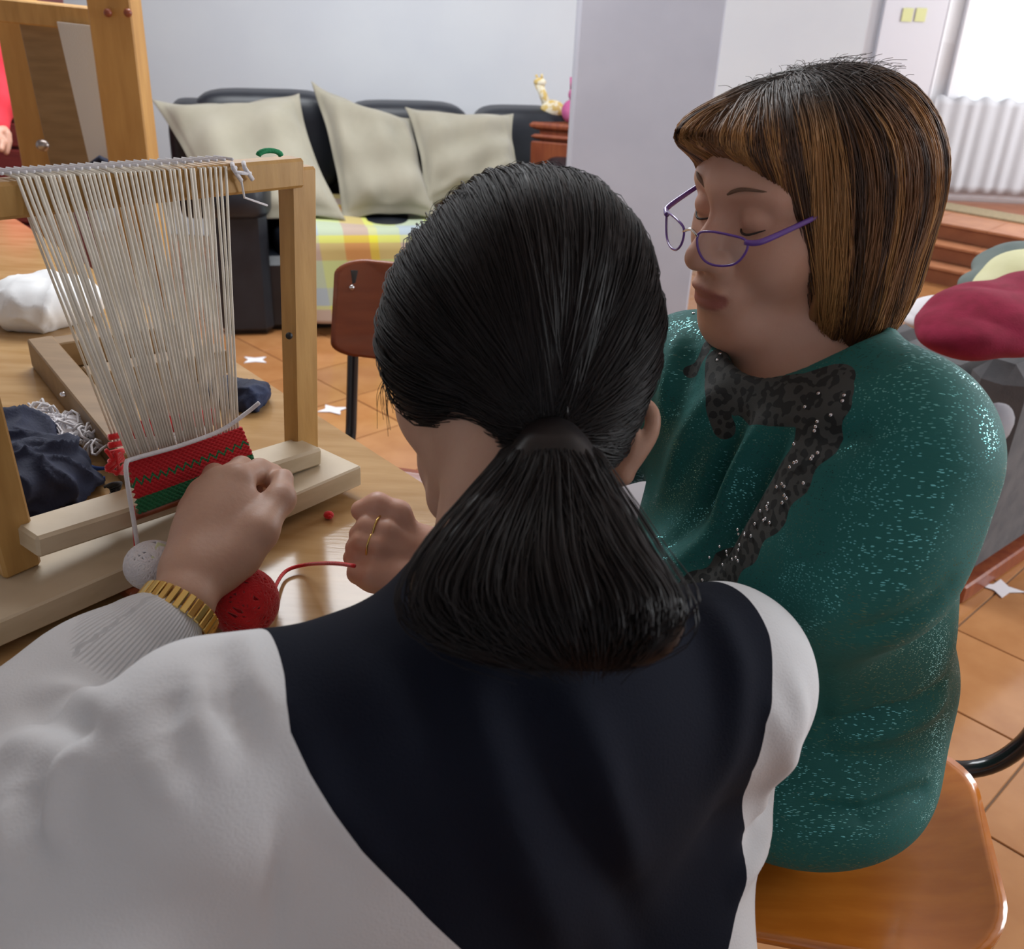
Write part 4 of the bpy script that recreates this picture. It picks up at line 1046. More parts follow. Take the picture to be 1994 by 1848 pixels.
# ribbed cuff
ca = wL * .84 + eL * .16; cb2 = wL * .62 + eL * .38; tt = np.clip((V - ca) @ (cb2 - ca) / ((cb2 - ca) @ (cb2 - ca)), -1, 2)
near = np.linalg.norm(V - (ca + np.clip(tt, 0, 1)[:, None] * (cb2 - ca)), axis=1) < .058
cl1 = mat('sweater_knit', (.60, .60, .62), .95, spec=.2)
an_ = node(cl1, 'ShaderNodeAttribute', attribute_name='panel'); cf = node(cl1, 'ShaderNodeAttribute', attribute_name='cuff')
nn_ = node(cl1, 'ShaderNodeTexNoise'); nn_.inputs['Scale'].default_value = 500; tco = node(cl1, 'ShaderNodeTexCoord'); lk(cl1, tco.outputs['Object'], nn_.inputs[0])
lk(cl1, mixc(cl1, mth(cl1, 'GREATER_THAN', an_.outputs['Fac'], 0.0), (.68, .69, .71), (.0055, .0075, .016)), bsdf(cl1).inputs['Base Color'])
cm_ = node(cl1, 'ShaderNodeAttribute', attribute_name='cuffmask'); rib = mth(cl1, 'MULTIPLY', mth(cl1, 'SINE', mth(cl1, 'MULTIPLY', cf.outputs['Fac'], 85.0)), cm_.outputs['Fac'])
bp_ = node(cl1, 'ShaderNodeBump'); bp_.inputs['Strength'].default_value = .5; bp_.inputs['Distance'].default_value = .0012
lk(cl1, mth(cl1, 'ADD', mth(cl1, 'MULTIPLY', nn_.outputs[0], .5), rib), bp_.inputs['Height']); lk(cl1, bp_.outputs[0], bsdf(cl1).inputs['Normal'])
sw = keep(meshq('sweater', V, Q, cl1), w1); attr(sw, 'panel', pan)
axd = nrm(cb2 - ca); u1 = nrm(np.cross(axd, A(0, 0, 1))); u2 = np.cross(axd, u1); q = V - ca; ang = np.arctan2(q @ u1, q @ u2)
attr(sw, 'cuff', ang); attr(sw, 'cuffmask', np.where(near, np.clip(np.minimum((tt + .5) * 6, (.98 - tt) * 8), 0, 1), 0)); sw['label'] = 'white sweater with a navy panel across the back'
# trousers
T1 = Sdf(); hip = mid + dwn * .55; fw1 = -bk * A(1, 1, 0); fw1 = nrm(fw1); lt1 = -nrm(acr * A(1, 1, 0)); hip = A(hip[0], hip[1], .535)
for s_ in (1, -1):
    kx = hip + fw1 * .42 + lt1 * s_ * .10 + A(0, 0, -.01); T1.chain([hip + lt1 * s_ * .08, kx, kx + A(0, 0, -.42) + fw1 * .03], [.095, .068, .05], .04)
T1.ell(hip, [lt1, fw1, A(0, 0, 1)], (.18, .13, .09), .05)
V, Q = nets(T1, *T1.bounds(), .009); keep(meshq('trousers', V, Q, M['denim']), w1)
for s_ in (1, -1):
    kx = hip + fw1 * .42 + lt1 * s_ * .10; fo = A(kx[0], kx[1], .045) + fw1 * .05
    MB().ball(fo + fw1 * .05, (.13, .046, .042), [fw1, lt1, A(0, 0, 1)]).build('shoe', M['black_metal'], w1, True)

# hair cap, strands, ponytail
HC = Sdf(); ax = list(h1.R)
HC.ell(h1.w(-.020, 0, .036), ax, (.113, .093, .100), .02); HC.ell(h1.w(-.060, 0, -.015), ax, (.062, .080, .075), .04)
for s_ in (1, -1): HC.ell(h1.w(.005, s_ * .058, .014), ax, (.055, .028, .050), .03)
HC.ell(h1.w(-.058, 0, -.060), ax, (.048, .060, .070), .03); HC.ell(h1.w(-.006, .066, -.010), ax, (.052, .034, .066), .02)
HC.ell(h1.w(.118, 0, -.045), ax, (.075, .085, .095), .02, True); HC.ell(h1.w(.070, 0, -.125), ax, (.095, .09, .065), .02, True)
HC.ell(P(1245, 868, .79), ax, (.030, .020, .040), .01, True)
HM = mat('black_hair', (.008, .0065, .007), .42, (.013, .010, .011), 40, spec=.32)
bsdf(HM).inputs['Anisotropic'].default_value = .6; bsdf(HM).inputs['Coat Weight'].default_value = .0
hl = 1e-3
V, Q = nets(HC, *HC.bounds(), .004)
knot = hit(HC, 1068, 842); kd = nrm(knot - h1.c)
def comb(V, c, kdir, amp, freq, seed):
    """grooves that run toward the knot"""
    q = V - c; q = q / np.linalg.norm(q, axis=1)[:, None]; a = nrm(np.cross(kdir, A(0, 0, 1))); b = np.cross(kdir, a); an = np.arctan2(q @ a, q @ b); r = np.random.RandomState(seed)
    return sum(np.sin(an * f + r.rand() * 6.3) for f in (freq, freq * 1.7, freq * 2.9)) / 3 * amp
V = V + grad(HC, V) * comb(V, h1.c, kd, .0012, 27, 3)[:, None]
cap1 = keep(meshq('hair', V, Q, HM), w1)
NS = 4200; r = np.random.RandomState(11)
d0 = r.normal(size=(NS * 3, 3)); d0 /= np.linalg.norm(d0, axis=1)[:, None]
ok = ((d0[:, 2] > np.where(d0[:, 0] < -.3, -.86, -.30)) & ~((d0[:, 0] > .42) & (d0[:, 2] < .50)) & ~((d0[:, 0] > .10) & (d0[:, 2] < -.02))); d0 = (d0[ok][:NS]) @ h1.R
NP = 15; t = np.linspace(0, 1, NP)[None, :, None]
tgt = kd + r.normal(size=(len(d0), 3)) * .035
D = slerp(d0[:, None, :], tgt[:, None, :], t); _a = nrm(np.cross(kd, A(0, 0, 1))); _b = np.cross(kd, _a); _an = np.arctan2(d0 @ _a, d0 @ _b); _ck = np.floor((_an + math.pi) / 6.283 * 110).astype(int) % 110; off = (r.rand(len(d0), 1) ** 1.5 * .0022 + .0003 + (r.rand(110) ** 2 * .0045)[_ck][:, None]) * np.sin(np.pi * np.clip(t[..., 0] * .93 + .05, 0, 1)) ** .4
rr = radial(HC, h1.c, D) + off
wv_ = .0016 * np.sin(t[..., 0] * r.uniform(3, 9, (len(d0), 1)) + r.rand(len(d0), 1) * 6.3)
pts = h1.c + D * (rr + wv_ * .5)[..., None]
rad = np.full(pts.shape[:2], .00042) * np.clip(np.sin(np.pi * np.clip(t[..., 0], .04, .97)) * 3, .35, 1)
V, Q = tubes(pts, rad); hs = stuff(keep(meshq('hair_strands', V, Q, HM), cap1))
# ponytail bundle
kdep = (W.T @ (knot - CAMP))[2]
ct_pts = lambda s_: [P(1068 + 6 * s_, 848, kdep + .002), P(1073 + 36 * s_, 895, kdep - .018), P(1062 + 92 * s_, 975, kdep - .035), P(1052 + 165 * s_, 1080, .592), P(1062 + 215 * s_, 1170, .574), P(1085 + 185 * s_, 1235, .568), P(1120 + 90 * s_, 1272, .57)]
PT_ = Sdf()
for s_ in np.linspace(-1, 1, 9):
    PT_.chain(list(spline(ct_pts(s_), 2)), list(np.interp(np.linspace(0, 1, 13), [0, .1, .4, .8, 1], [.006, .011, .014, .012, .005])), .012)
V, Q = nets(PT_, *PT_.bounds(), .004)
pony = keep(meshq('ponytail', V, Q, HM), w1)
NS = 2600; sv = r.uniform(-1, 1, NS); clc = np.linspace(-1, 1, 34) + r.normal(size=34) * .02; ci_ = np.argmin(np.abs(sv[:, None] - clc[None]), 1); paths = []
for s_ in sv + .72 * (clc[ci_] - sv):
    c_ = spline(ct_pts(s_), 3); paths.append(c_)
paths = np.array(paths); L_ = paths.shape[1]; tt = np.linspace(0, 1, L_)
toc = -np.array([nrm(p - CAMP) for p in paths.reshape(-1, 3)]).reshape(paths.shape)
rz = np.interp(tt, [0, .1, .4, .8, 1], [.0105, .020, .0225, .019, .008])
ph = r.uniform(-1.35, 1.35, NS); rz = rz[None] * (r.uniform(.8, 1.0, (NS, 1)) + (.42 * r.rand(34, 3)[ci_, (np.digitize(ph, [-.5, .5]))])[:, None])
paths += toc * (rz * np.cos(ph)[:, None] * 1.04)[..., None] + cam2w((1, 0, 0)) * (rz * np.sin(ph)[:, None])[..., None]
paths += (r.normal(size=(NS, 1, 3)) * .0035) * tt[None, :, None]
paths[:, :, :] += cam2w((0, 1, 0)) * (r.uniform(-.012, .010, (NS, 1)) * tt[None] ** 2)[..., None]
rad = np.full(paths.shape[:2], .00042) * np.interp(tt, [0, .1, .85, 1], [.8, 1, 1, .3])[None]
V, Q = tubes(paths, rad); stuff(keep(meshq('ponytail_strands', V, Q, HM), pony))
MB().tube([knot + (cam2w((math.cos(a), math.sin(a) * .35, math.sin(a) * .8))) * .013 + kd * .004 for a in np.linspace(0, 6.28, 17)[:-1]], .0042, 8, closed=True).build('hair_tie', M['hairpin'], pony, True)
# nape hair down to the collar, loose wisps by the cheek
mbw = []
for k in range(12):
    a = r.rand(); s0 = h1.w(.040 - .02 * a, .080, -.01 - .03 * a * r.rand()); e0_ = s0 + h1.R.T @ A(0, 0, 0) + cam2w((-.006 - .012 * r.rand(), .030 + .025 * r.rand(), .0))
    mbw.append(spline([s0, (s0 + e0_) / 2 + cam2w((-.006, 0, 0)), e0_], 5))
for k in range(160):
    dd = nrm(A(r.uniform(-.9, .9), r.uniform(-.9, .9), r.uniform(.5, 1.2))); d2_ = nrm(dd + A(-.18, r.uniform(-.1, .1), .0)); dw = np.array([dd, nrm(dd + d2_), d2_]) @ h1.R
    rr_ = radial(HC, h1.c, dw) + np.array([.002, r.uniform(.003, .006), r.uniform(.001, .005)]); mbw.append(spline(list(h1.c + dw * rr_[:, None]), 5))
mbw = np.array(mbw); V, Q = tubes(mbw, np.full(mbw.shape[:2], .00022)); stuff(keep(meshq('loose_wisps', V, Q, HM), cap1))
# wrist watch / expanding band
wt = thing('wristwatch', wL, 'gold-tone expanding metal watch band on the reaching wrist', 'watch')
wax = nrm(HD[1] - eL * .25 - wL * .75 + (wL - eL) * .3); wc = wL - wax * .010; b1 = nrm(np.cross(wax, hn_)); b2 = np.cross(wax, b1)
for k in range(30):
    a = 2 * math.pi * k / 30; rad_ = 1.0; p = wc + b1 * math.cos(a) * .0350 + b2 * math.sin(a) * .0305
    tg = nrm(-b1 * math.sin(a) * .0325 + b2 * math.cos(a) * .0275); rd = np.cross(tg, wax)
    V, Fc = obox(p, [wax, tg, rd], (.0088, .0030, .0016), .0008); keep(mesh('link', V, Fc, M['gold']), wt)
a = math.radians(200); MB().ball(wc + b1 * math.cos(a) * .034 + b2 * math.sin(a) * .029, (.011, .011, .004), [wax, nrm(np.cross(wax, b1 * math.cos(a) + b2 * math.sin(a))), nrm(b1 * math.cos(a) + b2 * math.sin(a))]).build('watch_case', M['gold'], wt, True)

# ------------------------------------------------ woman in green
w2 = thing('person', (.40, .88, 0), 'woman in glittery green top with highlighted brown bob and purple glasses', 'person')
F2, L2, U2 = cam2w((-.873, .321, -.368)), cam2w((.48, .42, -.77)), cam2w((-.093, -.849, -.520))
nose = P(1338, 512, .85); h2 = Head(nose - F2 * .124 + U2 * .031, F2, L2, U2)
n2, f2 = P(1735, 880, .83), P(1350, 745, 1.02)
e2_ = P(1450, 1190, .95); wr2_ = P(885, 1115, .985)
fe2 = P(1200, 872, 1.13); fw2_ = P(1070, 930, 1.12)
a2 = nrm(n2 - f2); m2 = (n2 + f2) / 2; hip2 = A(.375, .93, .56); d2 = nrm(hip2 - m2); b2_ = nrm(np.cross(a2, d2)); b2_ = b2_ if b2_ @ A(1, 0, 0) > 0 else -b2_
T2 = [a2, b2_, np.cross(a2, b2_)]
nb = P(1590, 735, .93)
B2 = Sdf(); face_ops(B2, h2)
B2.ell(h2.w(.060, 0, -.105), list(h2.R), (.028, .04, .022), .03)
B2.cap(h2.w(-.02, 0, -.07), nb, .055, .062, .03); B2.cap(h2.w(.02, 0, -.10), nb - b2_ * .03, .035, .045, .03)
B2.ell(m2 + d2 * .06, T2, (.15, .09, .09), .05); B2.ell(m2 + d2 * .20, T2, (.14, .10, .18), .05)
B2.chain([n2, e2_, wr2_], [.045, .042, .029], .03); B2.chain([f2, fe2, fw2_], [.045, .038, .027], .03)
# left fist with rings
hx = nrm(P(760, 1085, .975) - wr2_)
B2.ell(P(805, 1085, .968), [hx, nrm(cam2w((0, 1, 0)) - (cam2w((0, 1, 0)) @ hx) * hx), np.cross(hx, nrm(cam2w((0, 1, 0)) - (cam2w((0, 1, 0)) @ hx) * hx))], (.050, .034, .026), .022)
B2.cap(wr2_, P(820, 1098, .97), .028, .026, .02)
finger(B2, [P(800, 1050, .962), P(775, 1000, .955), P(735, 984, .952), P(704, 994, .955)], [.0135, .0125, .0120, .0105], .006)
finger(B2, [P(785, 1062, .950), P(752, 1035, .942), P(718, 1026, .945), P(699, 1040, .952)], [.0130, .0120, .0112, .0098], .005)
finger(B2, [P(775, 1075, .945), P(738, 1062, .936), P(708, 1056, .94), P(690, 1066, .948)], [.0120, .0112, .0104, .0090], .005)
finger(B2, [P(775, 1085, .950), P(735, 1082, .940), P(700, 1080, .945), P(684, 1086, .955)], [.0110, .0100, .0094, .0082], .005)
finger(B2, [P(820, 1120, .955), P(775, 1128, .938), P(728, 1122, .935), P(697, 1116, .942)], [.0185, .0165, .0140, .0110], .010)
# right hand (behind)
B2.ell(P(1035, 940, 1.12), T2, (.045, .03, .03), .02)
for k in range(4): finger(B2, [P(1015, 930 + 9 * k, 1.12), P(980, 940 + 9 * k, 1.12), P(965, 952 + 8 * k, 1.12)], [.009, .009, .008])
finger(B2, [P(1045, 925, 1.11), P(1010, 912, 1.11), P(985, 918, 1.11)], [.011, .010, .008])
V, Q = nets(B2, *B2.bounds(), .0028)
sk2 = mat('skin_face', (.62, .33, .23), .45, (.68, .39, .29), 20, bump=.10, bscale=240, sss=.25)
la = node(sk2, 'ShaderNodeAttribute', attribute_name='lips'); src = bsdf(sk2).inputs['Base Color'].links[0].from_socket
lk(sk2, mixc(sk2, la.outputs['Fac'], src, (.36, .10, .09)), bsdf(sk2).inputs['Base Color'])
body2 = keep(meshq('body', V, Q, sk2), w2)
q = h2.l(V); e_ = ((q[:, 0] - .100) / .014) ** 2 + (q[:, 1] / .024) ** 2 + ((q[:, 2] + .067) / .0125) ** 2
attr(body2, 'lips', np.clip((1.15 - e_) * 3, 0, .8) * (q[:, 0] > .085)); 
for s_ in (1, -1): ear(h2, s_, M['skinl'], w2)
for s_ in (1, -1):
    MB().tube([h2.w(.080, s_ * .018, -.004), h2.w(.0865, s_ * .026, -.0065), h2.w(.0865, s_ * .035, -.0065), h2.w(.078, s_ * .046, -.002)], [.0005, .0011, .0011, .0006], 6, smoothn=5).build('eyelashes', M['lash'], w2, True)
    MB().tube([h2.w(.093, s_ * .012, .024), h2.w(.090, s_ * .028, .031), h2.w(.078, s_ * .046, .030)], [.0014, .0019, .0008], 6, smoothn=5).build('eyebrow', mat('eyebrow_hair', (.17, .095, .06), .8) if s_ == 1 else bpy.data.materials['eyebrow_hair'], w2, True)
for k, (p_, q_) in enumerate(((P(724, 1027, .944), 1), (P(712, 1057, .94), 1))):
    f_ = nrm(P(752, 1035, .942) - P(718, 1026, .945)); a_ = nrm(np.cross(f_, A(0, 0, 1))); b__ = np.cross(f_, a_)
    MB().tube([p_ + f_ * .006 + (a_ * math.cos(u) + b__ * math.sin(u)) * .0128 for u in np.linspace(0, 6.283, 21)[:-1]], .0011, 6, closed=True).build('ring', M['gold'], w2, True)
# glasses, slipped down the nose
gs = thing('eyeglasses', h2.w(.11, 0, -.01), 'narrow purple-framed glasses slipped down the nose of the woman in green', 'glasses')
gx = lambda y, z: h2.w(.121 - 5.2 * y * y + (-z) * .10, y, z - .010)
for s_ in (1, -1):
    lens = [gx(s_ * (.010 + .0), .006), gx(s_ * .022, .0105), gx(s_ * .040, .0105), gx(s_ * .053, .008), gx(s_ * .055, .000), gx(s_ * .048, -.012), gx(s_ * .034, -.0165), gx(s_ * .020, -.0150), gx(s_ * .011, -.006)]
    q = spline(lens, 5, True); nf = len(q)
    MB().tube(q, .0011, 8, closed=True).build('rim', M['purple'], gs, True)
    c0 = q.mean(0); V = [c0 + h2.R[0] * .0008, *[c0 + (p - c0) * .99 + h2.R[0] * .0006 for p in q], c0 - h2.R[0] * .0004, *[c0 + (p - c0) * .99 - h2.R[0] * .0006 for p in q]]
    Fc = [(0, 1 + i, 1 + (i + 1) % nf) for i in range(nf)] + [(nf + 1, nf + 2 + (i + 1) % nf, nf + 2 + i) for i in range(nf)] + [(1 + i, nf + 2 + i, nf + 2 + (i + 1) % nf, 1 + (i + 1) % nf) for i in range(nf)]
    mesh_l = mesh('lens', V, Fc, M['glass'], None, True); keep(mesh_l, gs)
    MB().tube([gx(s_ * .053, .006), gx(s_ * .060, .006), h2.w(.092, s_ * .0665, -.001), h2.w(.045, s_ * .0745, .010), h2.w(.0, s_ * .0800, .022), h2.w(-.02, s_ * .080, .010)], [.0024, .0026, .0026, .0022, .0016, .0014], 8, smoothn=4).build('temple_arm', M['purple'], gs, True)
MB().tube([gx(-.010, .004), gx(0, .008), gx(.010, .004)], .0014, 8, smoothn=4).build('bridge', M['chrome'], gs, True)

# glitter top
C2 = Sdf()
C2.cap(n2, f2, .066, .066, .06); C2.ell(m2 + d2 * .09 + b2_ * .010, T2, (.170, .110, .14), .07); C2.ell(m2 + d2 * .25 + b2_ * .005, T2, (.155, .125, .18), .07)
C2.ell(m2 * .45 + hip2 * .55, T2, (.135, .125, .17), .06); C2.ell(hip2 + A(0, 0, .035), T2, (.150, .148, .125), .06); C2.ell(A(.34, .845, .540), np.eye(3), (.150, .135, .088), .05)
C2.ell(m2 + d2 * .16 - b2_ * .075, T2, (.13, .06, .09), .07)
C2.cap(nb - d2 * .005, nb + d2 * .06, .078, .100, .05)
C2.chain([n2, P(1660, 1080, .84), e2_], [.076, .070, .060], .06); C2.chain([e2_, e2_ * .45 + wr2_ * .55], [.064, .048], .04)
C2.chain([f2, P(1285, 800, 1.09), fe2 + cam2w((.0, -.01, 0))], [.064, .052, .042], .04); C2.cap(fe2, fe2 * .55 + fw2_ * .45, .040, .036, .03)
C2.cap(nb - d2 * .10 - b2_ * .02, nb + d2 * .01 - b2_ * .008, .068, .068, .012, True)      # neck opening
V, Q = nets(C2, *C2.bounds(), .0040)
FL = [([(1480, 830), (1430, 950), (1330, 1090)], .010, .010), ([(1530, 850), (1440, 1000), (1380, 1100)], -.010, .010), ([(1450, 830), (1390, 960), (1290, 1060)], -.009, .010), ([(1400, 760), (1340, 850), (1290, 960)], .007, .012),
      ([(1320, 660), (1310, 740), (1300, 820)], .007, .010), ([(1350, 680), (1345, 760)], -.006, .010), ([(1650, 1240), (1740, 1220), (1840, 1150)], -.006, .012), ([(1620, 1410), (1720, 1395), (1830, 1340)], -.010, .010),
      ([(1630, 1440), (1730, 1425), (1832, 1370)], .006, .012), ([(1580, 850), (1640, 850), (1700, 830)], -.006, .012), ([(1560, 1545), (1680, 1560), (1800, 1510)], .005, .007), ([(1560, 1565), (1680, 1580), (1795, 1535)], -.008, .010), ([(1600, 1300), (1605, 1400), (1620, 1480)], -.003, .008)]
V = folds(V, C2, FL); g = grad(C2, V, 1e-3); V = V + g * (vnoise(V, 22, 15) * .0025)[:, None]
gm = mat('glitter_knit', (.006, .135, .118), .55)
tco = node(gm, 'ShaderNodeTexCoord'); mp = node(gm, 'ShaderNodeMapping'); lk(gm, tco.outputs['Object'], mp.inputs[0])
mp.inputs['Rotation'].default_value = (0, .45, -.3); mp.inputs['Scale'].default_value = (190, 1000, 1000)
vo = node(gm, 'ShaderNodeTexVoronoi'); vo.inputs['Scale'].default_value = 1.0; lk(gm, mp.outputs[0], vo.inputs[0])
sc_ = node(gm, 'ShaderNodeSeparateColor'); lk(gm, vo.outputs['Color'], sc_.inputs[0])
fl = mth(gm, 'MULTIPLY', mth(gm, 'GREATER_THAN', sc_.outputs[0], .78), mth(gm, 'LESS_THAN', vo.outputs['Distance'], .42))
ba = node(gm, 'ShaderNodeAttribute', attribute_name='band'); na = node(gm, 'ShaderNodeAttribute', attribute_name='neck')
inb = mth(gm, 'GREATER_THAN', ba.outputs['Fac'], 0.0)
v2 = node(gm, 'ShaderNodeTexVoronoi', feature='SMOOTH_F1'); v2.inputs['Scale'].default_value = 150; lk(gm, tco.outputs['Object'], v2.inputs[0])
nzz = node(gm, 'ShaderNodeTexNoise'); nzz.inputs['Scale'].default_value = 120; lk(gm, tco.outputs['Object'], nzz.inputs[0])
lace = mth(gm, 'GREATER_THAN', mth(gm, 'ADD', v2.outputs['Distance'], mth(gm, 'MULTIPLY', nzz.outputs[0], .5)), .66)
lacec = mixc(gm, lace, (.010, .014, .015), (.052, .056, .054))
base = mixc(gm, fl, (.003, .122, .112), (.14, .42, .42))
lk(gm, mixc(gm, inb, base, lacec), bsdf(gm).inputs['Base Color'])
nofl = mth(gm, 'MULTIPLY', fl, mth(gm, 'SUBTRACT', 1.0, inb))
lk(gm, mth(gm, 'MULTIPLY', nofl, .9), bsdf(gm).inputs['Metallic']); lk(gm, mth(gm, 'SUBTRACT', .72, mth(gm, 'MULTIPLY', nofl, .50)), bsdf(gm).inputs['Roughness'])
bp_ = node(gm, 'ShaderNodeBump'); bp_.inputs['Strength'].default_value = .7; bp_.inputs['Distance'].default_value = .001
lk(gm, mth(gm, 'ADD', sc_.outputs[1], mth(gm, 'MULTIPLY', lace, 1.2)), bp_.inputs['Height']); lk(gm, bp_.outputs[0], bsdf(gm).inputs['Normal'])
tp = keep(meshq('glitter_top', V, Q, gm), w2)
bl1 = [hit(C2, *q) for q in ((1615, 770), (1590, 840), (1545, 920), (1500, 990), (1455, 1050), (1405, 1110), (1360, 1160))]
D1, Tm = polydist(V, bl1); bw = .021 + .0025 * np.sin(Tm * 40)
bl2 = [hit(C2, *q) for q in ((1410, 735), (1440, 765), (1500, 775), (1560, 765), (1620, 745))]
D2_, _ = polydist(V, bl2); bl3 = [hit(C2, *q) for q in ((1395, 700), (1400, 790), (1410, 830))]; D3, _ = polydist(V, bl3)
bl4 = [hit(C2, *q) for q in ((1470, 790), (1560, 790))]; D4, _ = polydist(V, bl4)
bl5 = [hit(C2, *q) for q in ((1395, 655), (1370, 690), (1345, 720))]; D5, _ = polydist(V, bl5)
attr(tp, 'band', np.maximum.reduce([bw - D1, .020 - D2_, .012 - D3, .018 - D4, .008 - D5])); tp['label'] = 'green glitter top with dark lace bands'
# sequins on the lace
sq = []
for _ in range(48):
    i = r.randint(0, len(bl1) - 1); t_ = r.rand(); c_ = bl1[i] * (1 - t_) + bl1[i + 1] * t_ + r.normal(size=3) * .010
    g_1 = grad(C2, c_[None])[0]; c_ = c_ - g_1 * C2(c_[None])[0]
    sq.append((c_, g_1))
for q in ((1300, 655), (1275, 705), (1282, 730), (1330, 640), (1350, 612), (1410, 667), (1403, 690), (1398, 702), (1268, 755), (1318, 665), (1290, 690)):
    c_ = hit(C2, *q); sq.append((c_, grad(C2, c_[None])[0]))
mb = MB()
for c_, g_1 in sq:
    a_ = nrm(np.cross(g_1, A(0, 0, 1))); mb.ball(c_ + g_1 * .0012, (.0017, .0017, .0009), [a_, np.cross(g_1, a_), g_1], 8, 5)
stuff(mb.build('sequins', M['chrome'], tp, True))
# collar rim
cr_ = []
cc0 = nb + d2 * .012 - b2_ * .010
for u in np.linspace(0, 6.283, 25)[:-1]: cr_.append(cc0 + a2 * math.cos(u) * .074 + b2_ * math.sin(u) * .066 + d2 * (-.012 * math.sin(u)))
# trousers of the woman in green
T3 = Sdf(); fwd2 = nrm(A(-.93, -.15, 0)); lt2 = np.cross(A(0, 0, 1), fwd2); hp = A(hip2[0] - .02, hip2[1] + .02, .545)
T3.ell(hp + fwd2 * .03, [fwd2, lt2, A(0, 0, 1)], (.13, .13, .08), .05)
for s_ in (1, -1):
    kx = hp + fwd2 * .36 + lt2 * s_ * .09 + A(0, .12, .0); T3.chain([hp + lt2 * s_ * .09, kx, kx + A(0, 0, -.44) + fwd2 * .04], [.075, .068, .05], .04)
V, Q = nets(T3, *T3.bounds(), .009); keep(meshq('trousers', V, Q, M['denim']), w2)
for s_ in (1, -1):
    kx = hp + fwd2 * .36 + lt2 * s_ * .09 + A(0, .12, 0); fo = A(kx[0], kx[1], .045) + fwd2 * .10
    MB().ball(fo, (.13, .046, .042), [fwd2, lt2, A(0, 0, 1)]).build('shoe', M['black_metal'], w2, True)

# bob haircut
HB = Sdf(); ax = list(h2.R)
HB.ell(h2.w(-.015, 0, .024), ax, (.100, .086, .080), .02); HB.ell(h2.w(-.062, 0, -.005), ax, (.068, .082, .085), .04)
for s_ in (1, -1):
    HB.ell(h2.w(-.012, s_ * .066, -.030), ax, (.056, .034, .088), .03); HB.ell(h2.w(-.018, s_ * .060, -.095), ax, (.038, .030, .042), .03)
HB.ell(h2.w(.052, -.01, .058), ax, (.052, .066, .026), .03); HB.ell(h2.w(-.100, -.035, .045), ax, (.034, .036, .045), .02)
HB.ell(h2.w(-.065, 0, -.075), ax, (.045, .070, .055), .04)
HB.ell(h2.w(.110, 0, -.020), ax, (.062, .088, .080), .02, True)
HB.ell(h2.w(-.0, 0, -.20), ax, (.11, .11, .07), .02, True)
V, Q = nets(HB, *HB.bounds(), .004)
bm_ = mat('bob_hair', (.10, .045, .02), .42, spec=.5)
ca_ = node(bm_, 'ShaderNodeVertexColor', layer_name='tint') if False else node(bm_, 'ShaderNodeAttribute', attribute_name='tint')
lk(bm_, ca_.outputs['Color'], bsdf(bm_).inputs['Base Color'])
DK, BR, GD, RT = A(.085, .042, .024), A(.22, .10, .040), A(.43, .215, .075), A(.075, .062, .056)
def tint(az, el, seed=2):
    """streaks keyed on the direction around the head; dark roots on the crown"""
    rr_ = np.random.RandomState(seed); tab = rr_.rand(90); k = ((az + math.pi) / (2 * math.pi) * 89); i = np.floor(k).astype(int) % 90; fr_ = k - np.floor(k); v = tab[i] * (1 - fr_) + tab[(i + 1) % 90] * fr_
    c = np.where((v > .60)[:, None], GD, np.where((v > .30)[:, None], BR, DK)); rt = np.clip((el - .62) / .30, 0, 1)[:, None]
    return c * (1 - rt) + RT * rt
def azel(p): q = h2.l(p); return np.arctan2(q[:, 1], q[:, 0]), q[:, 2] / (np.linalg.norm(q, axis=1) + 1e-9)
az, el = azel(V)
V = V + grad(HB, V) * (.0020 * np.sin(az * 31) + .0014 * np.sin(az * 53 + 1))[:, None] * np.clip((.9 - el) * 2, 0, 1)[:, None]
cap2 = keep(meshq('hair', V, Q, bm_), w2); cattr(cap2, 'tint', tint(az, el) * .7)
NS = 6200; r = np.random.RandomState(21)
x0_ = r.uniform(-.075, .055, NS); st = np.stack([x0_ + .01, np.full(NS, -.012) + r.normal(size=NS) * .006, np.full(NS, .105)], 1)
phi = np.where(r.rand(NS) < .86, r.uniform(-.7, math.pi, NS), r.uniform(-math.pi, -.7, NS))
back = np.abs(phi) / math.pi
st[:, 0] = .055 - .13 * back + r.normal(size=NS) * .012
eln = np.interp(np.abs(phi), [.0, .75, 1.02, 1.22, 2.0, 2.6, 3.15], [.26, .12, -.35, -1.10, -1.14, -.98, -.85]) + r.normal(size=NS) * .06
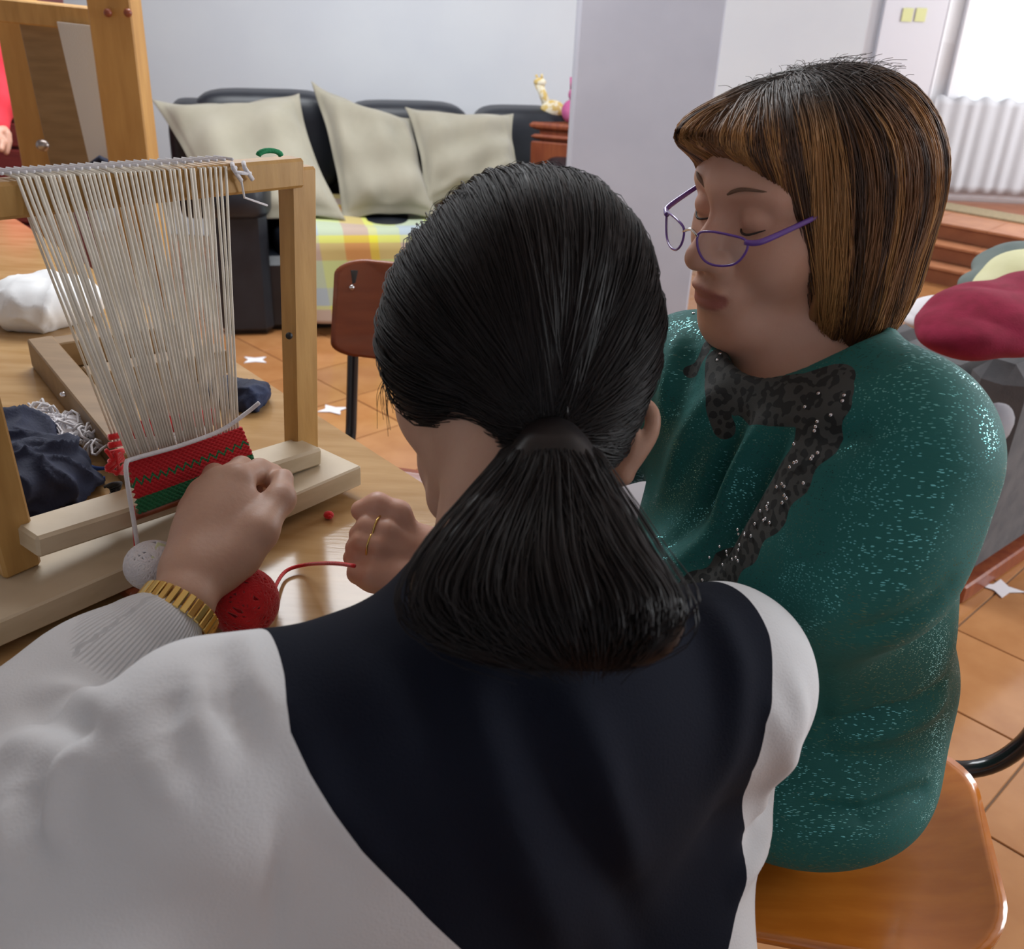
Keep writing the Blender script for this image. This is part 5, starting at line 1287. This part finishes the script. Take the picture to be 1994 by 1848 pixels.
tgt = np.stack([np.cos(phi) * np.cos(eln), np.sin(phi) * np.cos(eln), np.sin(eln)], 1)
endt = r.uniform(.78, 1.0, NS); NP = 18; t = np.linspace(0, 1, NP)[None, :, None] * endt[:, None, None]
D = slerp(st[:, None, :], tgt[:, None, :], t) @ h2.R
off = (r.rand(NS, 1) ** 1.3 * .0055 + .0003) * np.clip(np.sin(np.pi * np.clip(t[..., 0] * .85 + .08, 0, 1)) * 1.3, 0, 1)
rr = radial(HB, h2.c, D); rr = np.minimum(rr, np.interp(np.linspace(0, 1, NP), [0, 1], [.15, .19])[None]) + off + .0012 * np.sin(t[..., 0] * r.uniform(4, 10, (NS, 1)) + r.rand(NS, 1) * 6)
pts = h2.c + D * rr[..., None]
jump = np.abs(np.diff(rr, axis=1)).max(1) < .032; pts = pts[jump]; keepi = np.where(jump)[0]
rad = np.full(pts.shape[:2], .00045) * np.interp(np.linspace(0, 1, NP), [0, .05, .85, 1], [.5, 1, 1, .3])[None]
V, Q = tubes(pts, rad)
azs, els = azel(pts.reshape(-1, 3)); base_az = np.repeat(azel(pts[:, NP * 2 // 3])[0], NP)
col = tint(base_az, els) * np.repeat(r.uniform(.7, 1.35, len(pts)), NP)[:, None]; col = np.repeat(col, 3, 0)
hs2 = stuff(keep(meshq('hair_strands', V, Q, bm_), cap2)); cattr(hs2, 'tint', col)
# frizz on the crown
fz = []
for k in range(260):
    q0 = h2.w(*(nrm(A(r.uniform(-.8, .5), r.uniform(-.5, .5), 1.0)) * .112)); q0 = h2.c + nrm(q0 - h2.c) * (radial(HB, h2.c, nrm(q0 - h2.c)[None])[0] + .001); e0_ = q0 + h2.R[2] * r.uniform(.001, .008) - h2.R[0] * r.uniform(-.01, .028) + h2.R[1] * r.uniform(-.02, .02)
    fz.append(spline([q0, (q0 + e0_) / 2 + h2.R[2] * .003, e0_], 4))
fz = np.array(fz); V, Q = tubes(fz, np.full(fz.shape[:2], .00025)); hz = stuff(keep(meshq('crown_frizz', V, Q, bm_), cap2)); cattr(hz, 'tint', np.tile(RT, (len(V), 1)))
